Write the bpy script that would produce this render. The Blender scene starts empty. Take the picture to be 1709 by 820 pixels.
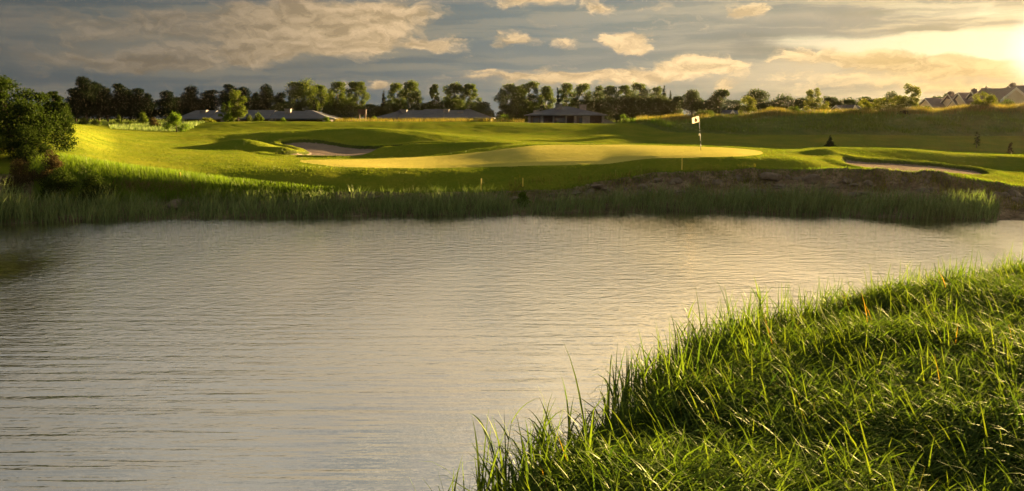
import bpy, math, random
import numpy as np
from mathutils import Vector, Matrix
R = math.radians
rng = np.random.default_rng(7)
random.seed(11)
SC = bpy.context.scene
COL = SC.collection
# ---------------------------------------------------------------- camera
H = 4.0; F = 1341.0; CX = 854.5; CY = 410.0; HY = 198.0
PITCH = math.atan((CY - HY) / F)
cam = bpy.data.cameras.new("camera"); camo = bpy.data.objects.new("camera", cam); COL.objects.link(camo)
camo.location = (0, 0, H); camo.rotation_euler = (math.pi / 2 - PITCH, 0, 0)
cam.sensor_width = 36; cam.lens = 36 * F / 1709.0; cam.clip_start = 0.1; cam.clip_end = 20000
SC.camera = camo
SC.view_settings.view_transform = 'Standard'; SC.view_settings.look = 'None'
SC.view_settings.gamma = 1.0; SC.view_settings.use_curve_mapping = False
SC.view_settings.exposure = 4.0
EXPO = 2 ** 4.0
SC.cycles.use_denoising = True
SC.cycles.max_bounces = 6; SC.cycles.diffuse_bounces = 3; SC.cycles.glossy_bounces = 3
SC.cycles.transmission_bounces = 4; SC.cycles.transparent_max_bounces = 4; SC.cycles.volume_bounces = 1
SC.cycles.sample_clamp_indirect = 0.8
# sun
SUN_AZ = R(40); SUN_EL = R(5.8)
sdir = Vector((math.sin(SUN_AZ) * math.cos(SUN_EL), math.cos(SUN_AZ) * math.cos(SUN_EL), math.sin(SUN_EL)))
sl = bpy.data.lights.new("sun", 'SUN'); so = bpy.data.objects.new("sun", sl); COL.objects.link(so)
so.rotation_euler = sdir.to_track_quat('Z', 'Y').to_euler(); so.location = (40, 60, 40)
sl.energy = 4.9; sl.angle = R(0.6); sl.color = (1.0, 0.67, 0.31)

# ---------------------------------------------------------------- node helper
class NT:
    def __init__(s, tree): s.t = tree; s.n = tree.nodes; s.l = tree.links; s.n.clear()
    def node(s, typ, ins=None, **kw):
        nd = s.n.new(typ)
        for k, v in kw.items(): setattr(nd, k, v)
        for k, v in (ins or {}).items():
            sock = nd.inputs[k]
            if isinstance(v, bpy.types.NodeSocket): s.l.new(v, sock)
            elif v is not None: sock.default_value = v
        return nd
    def math(s, op, a, b=None, c=None, clamp=False):
        nd = s.node('ShaderNodeMath', operation=op, use_clamp=clamp)
        for i, v in enumerate((a, b, c)):
            if v is None: continue
            if isinstance(v, bpy.types.NodeSocket): s.l.new(v, nd.inputs[i])
            else: nd.inputs[i].default_value = v
        return nd.outputs[0]
    def ramp(s, fac, stops, interp='LINEAR'):
        nd = s.node('ShaderNodeValToRGB', {0: fac}); cr = nd.color_ramp; cr.interpolation = interp
        while len(cr.elements) < len(stops): cr.elements.new(0.5)
        for e, (p, c) in zip(cr.elements, stops):
            e.position = p; e.color = (c[0], c[1], c[2], 1) if not isinstance(c, (int, float)) else (c, c, c, 1)
        return nd.outputs[0]
    def maprange(s, v, a, b, c=0.0, d=1.0, smooth=True):
        nd = s.node('ShaderNodeMapRange', {0: v, 1: a, 2: b, 3: c, 4: d})
        nd.interpolation_type = 'SMOOTHSTEP' if smooth else 'LINEAR'; nd.clamp = True
        return nd.outputs[0]
    def mix(s, f, a, b, blend='MIX'):
        nd = s.node('ShaderNodeMix', data_type='RGBA', blend_type=blend)
        for i, v in ((0, f), (6, a), (7, b)):
            if isinstance(v, bpy.types.NodeSocket): s.l.new(v, nd.inputs[i])
            else: nd.inputs[i].default_value = v if i == 0 else (v[0], v[1], v[2], 1)
        return nd.outputs[2]
    def noise(s, vec, scale, detail=3, rough=0.5, dist=0.0):
        return s.node('ShaderNodeTexNoise', {'Vector': vec, 'Scale': scale, 'Detail': detail, 'Roughness': rough, 'Distortion': dist})
    def mapping(s, vec, loc=(0, 0, 0), scale=(1, 1, 1), rot=(0, 0, 0)):
        return s.node('ShaderNodeMapping', {'Vector': vec, 'Location': loc, 'Scale': scale, 'Rotation': rot}).outputs[0]

def pix_dir(px, py):
    u = (px - CX) / F; v = (CY - py) / F
    return Vector((u, math.cos(PITCH) + v * math.sin(PITCH), -math.sin(PITCH) + v * math.cos(PITCH)))
def pix_azel(px, py):
    d = pix_dir(px, py).normalized()
    return math.atan2(d.x, d.y), math.asin(d.z)
def at(px, py, Y):
    d = pix_dir(px, py); return Vector((d.x / d.y * Y, Y, H + d.z / d.y * Y))

# ---------------------------------------------------------------- sky
world = bpy.data.worlds.new("World"); SC.world = world; world.use_nodes = True
W = NT(world.node_tree)
tc = W.node('ShaderNodeTexCoord').outputs['Generated']
nrm = W.node('ShaderNodeVectorMath', {0: tc}, operation='NORMALIZE').outputs[0]
sep = W.node('ShaderNodeSeparateXYZ', {0: nrm})
az = W.math('ARCTAN2', sep.outputs[0], sep.outputs[1])
el = W.math('ARCSINE', sep.outputs[2])
azel = W.node('ShaderNodeCombineXYZ', {0: az, 1: el, 2: 0.0}).outputs[0]
# domain warp
w1 = W.noise(W.mapping(azel, scale=(1, 2.0, 1)), 11.0, 5, 0.6)
w1v = W.node('ShaderNodeVectorMath', {0: w1.outputs['Color'], 1: (0.5, 0.5, 0.5)}, operation='SUBTRACT').outputs[0]
w1s = W.node('ShaderNodeVectorMath', {0: w1v, 1: (0.15, 0.048, 0)}, operation='MULTIPLY').outputs[0]
wv = W.node('ShaderNodeVectorMath', {0: azel, 1: w1s}, operation='ADD').outputs[0]
w2v = W.node('ShaderNodeVectorMath', {0: w1v, 1: (0.16, 0.014, 0)}, operation='MULTIPLY').outputs[0]
wst = W.node('ShaderNodeVectorMath', {0: azel, 1: w2v}, operation='ADD').outputs[0]
def blobs(vec, lst):
    acc = None
    for (px, py, rx, ry, amp) in lst:
        a, e = pix_azel(px, py)
        sx = F / rx; sy = F / ry
        m = W.mapping(vec, loc=(-a * sx, -e * sy, 0), scale=(sx, sy, 1))
        g = W.node('ShaderNodeTexGradient', {0: m}, gradient_type='SPHERICAL').outputs['Fac']
        acc = W.math('MULTIPLY_ADD', g, amp, acc if acc is not None else 0.0)
    return acc
azn = W.maprange(az, -0.7, 0.8, 0, 1, False)
base = W.ramp(azn, [(0.0, (0.060, 0.070, 0.072)), (0.30, (0.095, 0.115, 0.12)), (0.47, (0.155, 0.185, 0.185)), (0.60, (0.24, 0.25, 0.21)),
                    (0.74, (0.27, 0.265, 0.21)), (0.86, (0.38, 0.34, 0.23)), (1.0, (0.45, 0.37, 0.22))])
# slightly paler close to the horizon, warm to the right
hz = W.maprange(el, 0.0, 0.07, 1, 0)
hzc = W.ramp(azn, [(0.0, (0.06, 0.075, 0.088)), (0.35, (0.10, 0.13, 0.145)), (0.55, (0.22, 0.235, 0.20)), (0.75, (0.40, 0.35, 0.21)), (0.92, (0.52, 0.41, 0.2)), (1, (0.5, 0.38, 0.2))])
base = W.mix(W.math('MULTIPLY', hz, 0.75), base, hzc)
# long soft streaks of high cloud
st = W.noise(W.mapping(wst, scale=(1.5, 21, 1)), 3.2, 6, 0.58, 0.3).outputs[0]
stm = W.maprange(st, 0.43, 0.62)
stc = W.ramp(azn, [(0, (0.12, 0.115, 0.10)), (0.35, (0.20, 0.19, 0.155)), (0.55, (0.33, 0.31, 0.24)), (0.72, (0.58, 0.48, 0.29)), (0.88, (0.80, 0.66, 0.38)), (1, (0.8, 0.66, 0.36))])
c = W.mix(W.math('MULTIPLY', stm, 0.85), base, stc)
# bright openings near the sun
op = blobs(wst, [(1330, 66, 150, 17, 0.75), (1480, 80, 210, 26, 1.1), (1640, 84, 170, 40, 1.3), (1560, 62, 150, 14, .6), (1430, 20, 230, 16, .45), (1650, 20, 150, 26, .6), (1500, 160, 200, 10, .30), (1280, 140, 160, 8, .25),
               (560, 121, 260, 6, .10), (1120, 100, 120, 6, .2)])
opm = W.maprange(W.math('ADD', op, W.math('MULTIPLY', W.math('SUBTRACT', st, 0.5), 1.2)), 0.25, 0.95)
c = W.mix(opm, c, W.ramp(azn, [(0.4, (0.28, 0.27, 0.22)), (0.62, (0.62, 0.56, 0.38)), (0.78, (0.88, 0.76, 0.47)), (0.9, (1.15, 1.0, 0.62))]))
# dark cloud streaks and bases
dk = blobs(wst, [(1540, 46, 100, 7, 1.1), (1640, 30, 120, 7, .7), (1420, 22, 120, 10, .5), (1270, 62, 120, 9, .5), (1560, 15, 150, 6, .6), (1290, 85, 170, 15, .7), (1340, 130, 200, 12, .35), (1100, 75, 250, 20, .45), (900, 100, 300, 16, .35),
               (200, 128, 420, 14, .7), (60, 60, 260, 60, .5), (700, 100, 160, 14, .4), (760, 40, 140, 22, .35)])
dkm = W.maprange(W.math('ADD', dk, W.math('MULTIPLY', W.math('SUBTRACT', st, 0.5), -0.8)), 0.1, 0.9)
c = W.mix(W.math('MULTIPLY', dkm, 0.9), c, W.ramp(azn, [(0, (0.062, 0.073, 0.078)), (0.4, (0.10, 0.125, 0.135)), (0.6, (0.17, 0.185, 0.165)), (0.8, (0.28, 0.26, 0.18)), (1, (0.42, 0.35, 0.2))]))
# broad soft cloud masses
br = blobs(wst, [(330, 60, 420, 60, 1.0), (540, 60, 230, 60, .7), (150, 100, 300, 26, .6), (620, 20, 240, 36, .7), (1150, 128, 330, 30, .8), (900, 138, 260, 18, .7), (1500, 125, 380, 34, .45), (1300, 30, 200, 22, .5), (1000, 20, 300, 20, .4), (820, 90, 160, 14, .3)])
brn = W.noise(W.mapping(wst, scale=(1, 3.5, 1)), 7.0, 6, 0.6).outputs[0]
brm = W.maprange(W.math('ADD', br, W.math('MULTIPLY', W.math('SUBTRACT', brn, 0.5), 1.3)), 0.05, 0.85)
brc = W.ramp(azn, [(0, (0.105, 0.105, 0.095)), (0.25, (0.19, 0.17, 0.135)), (0.4, (0.29, 0.25, 0.18)), (0.55, (0.38, 0.34, 0.24)), (0.7, (0.55, 0.46, 0.30)), (0.85, (0.60, 0.47, 0.26)), (1, (0.68, 0.54, 0.3))])
c = W.mix(W.math('MULTIPLY', brm, 0.8), c, brc)
# warm cumulus
f1 = W.noise(W.mapping(wv, scale=(1, 1.9, 1)), 26.0, 7, 0.62).outputs[0]
cu = blobs(wv, [(300, 55, 330, 46, .62), (470, 72, 180, 34, .8), (560, 45, 190, 50, 1.2), (620, 18, 150, 32, 1.4), (600, 68, 70, 34, 1.3), (420, 28, 230, 24, .7), (200, 100, 190, 22, .55), (250, 112, 120, 14, .9), (390, 92, 120, 22, .7), (60, 90, 160, 16, .35), (150, 30, 200, 24, .4),
                (560, 96, 90, 14, .5), (725, 74, 62, 20, 1.15), (690, 78, 40, 10, .7), (852, 68, 46, 15, 1.25), (935, 70, 45, 13, .8), (1050, 68, 58, 23, 1.7), (1015, 60, 30, 10, .6), (1080, 80, 30, 12, .8), (1253, 20, 44, 19, 1.7), (880, -4, 110, 12, 1.0), (1000, 6, 55, 14, 1.0), (1090, 12, 50, 10, .6),
                (1170, 108, 80, 20, 1.4), (1110, 122, 100, 18, 1.2), (1215, 116, 45, 16, .9), (1010, 133, 120, 16, 1.2), (920, 132, 90, 14, 1.1), (845, 131, 70, 13, 1.1), (640, 142, 70, 11, .9), (755, 134, 60, 8, .5), (810, 120, 26, 6, .9), (905, 116, 22, 8, .7), (560, 140, 30, 6, .5),
                (1215, 142, 26, 9, .9), (1330, 98, 50, 20, .9), (1400, 96, 70, 18, 1.0), (1450, 96, 90, 24, 1.7), (1400, 128, 200, 12, .6), (1560, 110, 140, 22, 1.2), (1660, 112, 120, 20, .9), (1500, 140, 240, 14, .6), (1650, 148, 120, 14, .6)])
cud = W.math('ADD', W.math('MULTIPLY', cu, 1.15), W.math('MULTIPLY', W.math('SUBTRACT', f1, 0.5), 2.3))
cum = W.maprange(cud, 0.14, 0.98)
cuc = W.ramp(azn, [(0.0, (0.12, 0.11, 0.09)), (0.22, (0.24, 0.19, 0.135)), (0.36, (0.60, 0.43, 0.24)), (0.46, (0.66, 0.47, 0.25)), (0.56, (0.88, 0.62, 0.32)), (0.68, (0.85, 0.62, 0.32)), (0.80, (0.60, 0.44, 0.20)), (0.92, (0.82, 0.62, 0.32))])
# undersides of the cumulus are darker where the field thins out unevenly
f2 = W.noise(W.mapping(wv, loc=(0, 0.012, 0), scale=(1, 1.9, 1)), 26.0, 5, 0.6).outputs[0]
shade = W.maprange(W.math('SUBTRACT', f1, f2), -0.12, 0.12, 0.64, 1.16, False)
cuc = W.mix(1.0, cuc, W.node('ShaderNodeCombineColor', {0: shade, 1: shade, 2: shade}).outputs[0], 'MULTIPLY')
c = W.mix(W.math('MULTIPLY', cum, 0.9), c, cuc)
# brown-grey heavier core right
core = blobs(wv, [(1440, 97, 70, 16, .9), (1500, 100, 70, 12, .6)])
c = W.mix(W.math('MULTIPLY', W.maprange(core, 0.1, .9), .6), c, (0.38, 0.27, 0.11))
# glow round the sun
sd = tuple(sdir)
ga, ge = pix_azel(1756, 80)
gd = (math.sin(ga) * math.cos(ge), math.cos(ga) * math.cos(ge), math.sin(ge))
dt = W.node('ShaderNodeVectorMath', {0: nrm, 1: gd}, operation='DOT_PRODUCT').outputs['Value']
g1 = W.maprange(dt, math.cos(R(2.9)), 1.0); g1 = W.math('POWER', g1, 1.6)
g2 = W.math('POWER', W.maprange(dt, math.cos(R(20)), 1.0), 2.0)
c = W.mix(W.math('MULTIPLY', g2, 0.06, clamp=True), c, (1.1, 0.82, 0.38))
c = W.mix(g1, c, (1.15, 1.06, 0.80))
# the sky above the picture: broken bright cloud overhead
c = W.node('ShaderNodeVectorMath', {0: c, 'Scale': 1.12}, operation='SCALE').outputs[0]
up = W.maprange(el, 0.15, 0.24)
upn = W.noise(W.mapping(wst, scale=(1.3, 5.0, 1)), 2.4, 6, 0.6).outputs[0]
azu = W.maprange(az, -0.40, 0.50, 0, 1)
lowc = W.ramp(azn, [(0.0, (0.22, 0.21, 0.19)), (0.2, (0.46, 0.40, 0.31)), (0.38, (0.72, 0.59, 0.40)), (0.52, (0.98, 0.76, 0.45)), (0.62, (1.9, 1.36, 0.64)), (0.68, (1.7, 1.22, 0.62)), (0.80, (1.15, 0.90, 0.52))])
lowc = W.mix(W.maprange(upn, 0.36, 0.62, 0.35, 0.0), lowc, (0.16, 0.16, 0.15))
hia = W.ramp(azn, [(0.0, (0.20, 0.22, 0.24)), (0.3, (0.28, 0.30, 0.31)), (0.55, (0.42, 0.42, 0.40)), (0.8, (0.65, 0.58, 0.45))])
hib = W.ramp(azn, [(0.0, (0.42, 0.41, 0.38)), (0.3, (0.66, 0.61, 0.52)), (0.48, (1.35, 1.10, 0.72)), (0.62, (1.5, 1.2, 0.75)), (0.8, (1.5, 1.2, 0.75))])
upn2 = W.noise(W.mapping(wst, scale=(1.2, 8.0, 1)), 3.0, 5, 0.6).outputs[0]
hic = W.mix(W.maprange(upn2, 0.42, 0.62), hia, hib)
upc = W.mix(W.maprange(el, 0.27, 0.42), lowc, hic)
zen = W.maprange(el, 0.55, 0.9)
back = W.maprange(sep.outputs[1], 0.1, -0.5)
upc = W.node('ShaderNodeVectorMath', {0: upc, 'Scale': 1.28}, operation='SCALE').outputs[0]
upc = W.mix(zen, upc, (0.34, 0.35, 0.34))
c = W.mix(up, c, upc)
c = W.mix(back, c, (0.46, 0.46, 0.43))
sky = W.node('ShaderNodeTexSky', sky_type='NISHITA')
sky.sun_disc = False; sky.sun_elevation = SUN_EL; sky.sun_rotation = SUN_AZ; sky.altitude = 50; sky.air_density = 1.0; sky.dust_density = 2.0
SKYS = 0.10
scale = W.node('ShaderNodeVectorMath', {0: c, 'Scale': 1.0 / (EXPO * SKYS)}, operation='SCALE').outputs[0]
skm = W.mix(0.003, scale, sky.outputs[0])
bg = W.node('ShaderNodeBackground', {'Color': skm, 'Strength': SKYS})
wo = W.node('ShaderNodeOutputWorld', {0: bg.outputs[0]})
world.cycles.sampling_method = 'MANUAL'; world.cycles.sample_map_resolution = 512

# ---------------------------------------------------------------- materials
MATS = {}
def newmat(name):
    m = bpy.data.materials.new(name); m.use_nodes = True; MATS[name] = m
    return m, NT(m.node_tree)
def out(T, sh): T.node('ShaderNodeOutputMaterial', {0: sh})
def pbsdf(T, **k):
    d = {kk.replace('_', ' '): v for kk, v in k.items()}
    return T.node('ShaderNodeBsdfPrincipled', d)
def simple(name, col, rough=0.7, var=0.25, nscale=3.0, bump=0.0, bscale=20, metallic=0.0):
    m, T = newmat(name)
    p = T.node('ShaderNodeTexCoord').outputs['Object']
    n = T.noise(p, nscale, 4, 0.6).outputs[0]
    lo = tuple(x * (1 - var) for x in col); hi = tuple(min(1, x * (1 + var)) for x in col)
    b = pbsdf(T, Base_Color=T.ramp(n, [(0.3, lo), (0.7, hi)]), Roughness=rough, Metallic=metallic)
    b.inputs['Specular IOR Level'].default_value = 0.1
    if bump:
        bn = T.noise(p, bscale, 4, 0.6).outputs[0]
        T.l.new(T.node('ShaderNodeBump', {'Height': bn, 'Strength': bump, 'Distance': 0.05}).outputs[0], b.inputs['Normal'])
    out(T, b.outputs[0]); return m

def leafmat(name, dark, light, transl=0.4, gloss=0.3, tcol=None, rough=0.7):
    m, T = newmat(name)
    isl = T.node('ShaderNodeNewGeometry').outputs['Random Per Island']
    p = T.node('ShaderNodeTexCoord').outputs['Object']
    n = T.noise(p, 0.9, 2, 0.5).outputs[0]
    f = T.math('ADD', T.math('MULTIPLY', isl, 0.6), T.math('MULTIPLY', n, 0.5))
    colr = T.ramp(f, [(0.15, dark), (0.85, light)])
    b = T.node('ShaderNodeBsdfDiffuse', {'Color': colr})
    tc_ = tcol or (1.0, 1.15, 0.5)
    tr = T.node('ShaderNodeBsdfTranslucent', {'Color': T.mix(1.0, colr, tc_, 'MULTIPLY')})
    sh = T.node('ShaderNodeMixShader', {0: transl, 1: b.outputs[0], 2: tr.outputs[0]})
    if 'blade' in name:
        gs = T.node('ShaderNodeBsdfGlossy', {'Color': (0.8, 0.85, 0.6, 1), 'Roughness': 0.45})
        sh = T.node('ShaderNodeMixShader', {0: 0.011, 1: sh.outputs[0], 2: gs.outputs[0]})
    out(T, sh.outputs[0]); return m

def turf(name, a, b_, bump, spec=0.3, sheen=0.4, scl=1.0, fine=30.0, stripes=False):
    m, T = newmat(name)
    p = T.node('ShaderNodeTexCoord').outputs['Object']
    n1 = T.noise(p, 0.35 * scl, 4, 0.6).outputs[0]
    n2 = T.noise(p, 6.0 * scl, 4, 0.65).outputs[0]
    f = T.math('ADD', T.math('MULTIPLY', n1, 0.55), T.math('MULTIPLY', n2, 0.45))
    colr = T.ramp(f, [(0.36, a), (0.62, b_)])
    s = pbsdf(T, Base_Color=colr, Roughness=0.75)
    s.inputs['Specular IOR Level'].default_value = 0.0
    s.inputs['Sheen Weight'].default_value = sheen * 0.0
    s.inputs['Sheen Roughness'].default_value = 0.4
    s.inputs['Sheen Tint'].default_value = (0.75, 0.85, 0.2, 1)
    n3 = T.noise(p, fine, 3, 0.7).outputs[0]
    n4 = T.noise(p, 3.0, 3, 0.6).outputs[0]
    hgt = T.math('ADD', T.math('MULTIPLY', n3, 0.5), T.math('MULTIPLY', n4, 1.2))
    bp = T.node('ShaderNodeBump', {'Height': hgt, 'Strength': 1.0, 'Distance': bump})
    T.l.new(bp.outputs[0], s.inputs['Normal'])
    out(T, s.outputs[0]); return m

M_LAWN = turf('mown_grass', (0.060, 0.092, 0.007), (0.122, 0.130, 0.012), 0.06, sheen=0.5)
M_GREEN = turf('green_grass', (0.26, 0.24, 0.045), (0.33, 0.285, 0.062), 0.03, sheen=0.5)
M_ROUGH = turf('rough_grass', (0.045, 0.08, 0.012), (0.11, 0.13, 0.025), 0.25, scl=2.0, sheen=0.3)
M_FAR = turf('far_grass', (0.06, 0.09, 0.015), (0.10, 0.12, 0.02), 0.1)
# sand
m, T = newmat('bunker_sand'); M_SAND = m
p = T.node('ShaderNodeTexCoord').outputs['Object']
n1 = T.noise(p, 0.8, 4, 0.6).outputs[0]; n2 = T.noise(p, 9, 4, 0.6).outputs[0]
b = pbsdf(T, Base_Color=T.ramp(n1, [(0.3, (0.115, 0.088, 0.066)), (0.7, (0.17, 0.135, 0.10))]), Roughness=0.95)
b.inputs['Specular IOR Level'].default_value = 0.0
T.l.new(T.node('ShaderNodeBump', {'Height': n2, 'Strength': 0.8, 'Distance': 0.03}).outputs[0], b.inputs['Normal'])
out(T, b.outputs[0])
# bank soil and stone
m, T = newmat('bank_soil'); M_SOIL = m
p = T.node('ShaderNodeTexCoord').outputs['Object']
n1 = T.noise(p, 1.3, 5, 0.65).outputs[0]; n2 = T.noise(p, 8, 5, 0.7).outputs[0]
vr = T.node('ShaderNodeTexVoronoi', {'Vector': T.mapping(p, scale=(1, 1, 1.8)), 'Scale': 1.7}, feature='F1')
colr = T.ramp(n1, [(0.30, (0.055, 0.042, 0.026)), (0.48, (0.14, 0.10, 0.06)), (0.60, (0.21, 0.16, 0.10)), (0.74, (0.12, 0.115, 0.04))])
colr = T.mix(T.maprange(n2, 0.45, 0.7), colr, (0.06, 0.05, 0.03))
b = pbsdf(T, Base_Color=colr, Roughness=0.9)
b.inputs['Specular IOR Level'].default_value = 0.0
hh = T.math('ADD', T.math('MULTIPLY', n2, 0.6), T.math('MULTIPLY', vr.outputs['Distance'], -1.0))
T.l.new(T.node('ShaderNodeBump', {'Height': hh, 'Strength': 1.0, 'Distance': 0.15}).outputs[0], b.inputs['Normal'])
out(T, b.outputs[0])
M_ROCK = simple('bank_rock', (0.115, 0.09, 0.062), 0.9, 0.4, 4, 0.8, 10)
M_BARK = simple('bark', (0.075, 0.055, 0.04), 0.9, 0.35, 8)
# water
m, T = newmat('pond_water'); M_WATER = m
p = T.node('ShaderNodeTexCoord').outputs['Object']
wn = T.noise(T.mapping(p, scale=(0.26, 3.6, 1), rot=(0, 0, R(3))), 1.0, 3, 0.5, 0.15).outputs[0]
wn2 = T.noise(T.mapping(p, scale=(0.75, 1.3, 1), rot=(0, 0, R(-6))), 2.6, 3, 0.6, 0.0).outputs[0]
wn3 = T.noise(T.mapping(p, scale=(0.65, 1.4, 1)), 7.0, 3, 0.6).outputs[0]
sp = T.node('ShaderNodeSeparateXYZ', {0: p})
# finer chop towards the far shore, slow swell close by; calmer patches drift between
patch = T.maprange(T.noise(T.mapping(p, scale=(0.5, 0.16, 1)), 0.35, 2, 0.5).outputs[0], 0.32, 0.68, 0.35, 1.35)
near = T.maprange(sp.outputs[1], 7.0, 20.0, 1.0, 0.25)
hgt = T.math('MULTIPLY', wn, T.math('MULTIPLY', near, 0.036))
hgt = T.math('ADD', hgt, T.math('MULTIPLY', wn2, T.maprange(sp.outputs[1], 8.0, 26.0, 0.010, 0.032)))
hgt = T.math('ADD', hgt, T.math('MULTIPLY', wn3, T.maprange(sp.outputs[1], 8.0, 26.0, 0.0045, 0.020)))
hgt = T.math('MULTIPLY', hgt, patch)
bp = T.node('ShaderNodeBump', {'Height': hgt, 'Strength': 1.0, 'Distance': 1.0})
lw = T.node('ShaderNodeFresnel', {'IOR': 1.5, 'Normal': bp.outputs[0]}).outputs[0]
fac = T.maprange(lw, 0.0, 0.5, 0.5, 1.0, False)
gl = T.node('ShaderNodeBsdfGlossy', {'Color': (0.93, 0.90, 0.84, 1), 'Roughness': 0.02, 'Normal': bp.outputs[0]})
df = T.node('ShaderNodeBsdfDiffuse', {'Color': (0.03, 0.032, 0.02, 1)})
out(T, T.node('ShaderNodeMixShader', {0: fac, 1: df.outputs[0], 2: gl.outputs[0]}).outputs[0])

# ---------------------------------------------------------------- object helpers
def tag(o, label=None, cat=None, group=None, kind=None):
    if label: o['label'] = label
    if cat: o['category'] = cat
    if group: o['group'] = group
    if kind: o['kind'] = kind
    return o
def empty(name, loc, label, cat, group=None, rz=0):
    o = bpy.data.objects.new(name, None); COL.objects.link(o); o.location = loc; o.rotation_euler = (0, 0, rz)
    o.empty_display_size = 0.3
    return tag(o, label, cat, group)
def npmesh(name, V, Fq, mat, parent=None, smooth=True, tris=None, link=True):
    """V (n,3); Fq (m,4) quads; tris (k,3)"""
    me = bpy.data.meshes.new(name)
    V = np.asarray(V, np.float32); nq = 0 if Fq is None else len(Fq); nt = 0 if tris is None else len(tris)
    me.vertices.add(len(V)); me.vertices.foreach_set('co', V.ravel())
    loops = []
    if nq: loops.append(np.asarray(Fq, np.int32).ravel())
    if nt: loops.append(np.asarray(tris, np.int32).ravel())
    loops = np.concatenate(loops)
    me.loops.add(len(loops)); me.loops.foreach_set('vertex_index', loops)
    me.polygons.add(nq + nt)
    starts = np.concatenate([np.arange(nq) * 4, nq * 4 + np.arange(nt) * 3]).astype(np.int32)
    me.polygons.foreach_set('loop_start', starts)
    me.polygons.foreach_set('use_smooth', np.full(nq + nt, smooth))
    me.update(calc_edges=True); me.validate()
    me.materials.append(mat)
    o = bpy.data.objects.new(name, me)
    if link: COL.objects.link(o)
    if parent: o.parent = parent
    return o
class MB:
    def __init__(s): s.v = []; s.f = []
    def add(s, vs, fs):
        b = len(s.v); s.v += [tuple(v) for v in vs]; s.f += [tuple(i + b for i in f) for f in fs]
    def box(s, x0, x1, y0, y1, z0, z1):
        s.add([(x0, y0, z0), (x1, y0, z0), (x1, y1, z0), (x0, y1, z0), (x0, y0, z1), (x1, y0, z1), (x1, y1, z1), (x0, y1, z1)],
              [(0, 3, 2, 1), (4, 5, 6, 7), (0, 1, 5, 4), (1, 2, 6, 5), (2, 3, 7, 6), (3, 0, 4, 7)])
    def tube(s, pts, rad, n=6):
        pts = [Vector(p) for p in pts]; vs = []
        for i, p in enumerate(pts):
            d = (pts[min(i + 1, len(pts) - 1)] - pts[max(i - 1, 0)]).normalized()
            a = d.orthogonal().normalized(); b2 = d.cross(a)
            for k in range(n):
                t = 2 * math.pi * k / n
                vs.append(p + (a * math.cos(t) + b2 * math.sin(t)) * rad[i])
        fs = [(i * n + k, i * n + (k + 1) % n, (i + 1) * n + (k + 1) % n, (i + 1) * n + k) for i in range(len(pts) - 1) for k in range(n)]
        fs += [tuple(range(n))[::-1], tuple((len(pts) - 1) * n + k for k in range(n))]
        s.add(vs, fs)
    def build(s, name, mat, parent=None, smooth=False, loc=None):
        me = bpy.data.meshes.new(name); me.from_pydata([tuple(v) for v in s.v], [], s.f); me.update()
        if smooth:
            for p_ in me.polygons: p_.use_smooth = True
        me.materials.append(mat)
        o = bpy.data.objects.new(name, me); COL.objects.link(o)
        if parent: o.parent = parent
        if loc is not None: o.location = loc
        return o

# ---------------------------------------------------------------- terrain
def pchip(x, y, xi):
    x = np.asarray(x, float); y = np.asarray(y, float); h = np.diff(x); d = np.diff(y) / h
    m_ = np.zeros_like(y)
    same = (d[:-1] * d[1:]) > 0
    w1_ = 2 * h[1:] + h[:-1]; w2_ = h[1:] + 2 * h[:-1]
    with np.errstate(divide='ignore', invalid='ignore'):
        hm = (w1_ + w2_) / (w1_ / d[:-1] + w2_ / d[1:])
    m_[1:-1] = np.where(same, hm, 0); m_[0] = d[0]; m_[-1] = d[-1]
    m_ = np.nan_to_num(m_)
    xi = np.clip(xi, x[0], x[-1]); k = np.clip(np.searchsorted(x, xi) - 1, 0, len(x) - 2)
    t = (xi - x[k]) / h[k]; t2 = t * t; t3 = t2 * t
    return (2 * t3 - 3 * t2 + 1) * y[k] + (t3 - 2 * t2 + t) * h[k] * m_[k] + (-2 * t3 + 3 * t2) * y[k + 1] + (t3 - t2) * h[k] * m_[k + 1]
_tab = {}
def vnoise(x, y, seed=0):
    if seed not in _tab: _tab[seed] = np.random.default_rng(seed + 100).random((256, 256))
    T_ = _tab[seed]
    xi = np.floor(x).astype(int); yi = np.floor(y).astype(int); fx = x - xi; fy = y - yi
    fx = fx * fx * (3 - 2 * fx); fy = fy * fy * (3 - 2 * fy)
    a = T_[xi % 256, yi % 256]; b_ = T_[(xi + 1) % 256, yi % 256]; c_ = T_[xi % 256, (yi + 1) % 256]; d = T_[(xi + 1) % 256, (yi + 1) % 256]
    return (a * (1 - fx) + b_ * fx) * (1 - fy) + (c_ * (1 - fx) + d * fx) * fy - 0.5
def fbm(x, y, seed=0, oct=4):
    s = 0; a = 1.0
    for i in range(oct): s = s + a * vnoise(x * 2 ** i + 13.7 * i, y * 2 ** i + 7.1 * i, seed + i); a *= 0.5
    return s

PX = [-400, 0, 100, 200, 300, 400, 500, 600, 700, 800, 900, 1000, 1100, 1200, 1300, 1400, 1500, 1600, 1709, 2100]
shore_py = [395, 375, 371, 368, 365, 364, 363, 361, 360, 359, 357, 355, 353, 354, 358, 361, 364, 366, 368, 372]
shoreY = []
for a_, b_ in zip(PX, shore_py):
    d = pix_dir(a_, b_); shoreY.append(-H / (d.z / d.y))
off = [3.5, 3.5, 3.2, 3, 2.6, 2.4, 2.2, 2.2, 2.2, 2.3, 2.6, 3, 3.4, 3.6, 4, 4, 4, 4, 4, 4]
lip_py = [290, 292, 298, 306, 313, 318, 320, 321.5, 322, 321, 318.5, 306, 290, 285, 284, 283, 288.5, 294.5, 311, 328]
lipY = [a_ + b_ for a_, b_ in zip(shoreY, off)]
L = []   # list of (Y list, Z list)
def zof(Ys, pys): return [at(a_, b_, c_).z for a_, b_, c_ in zip(PX, pys, Ys)]
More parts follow.
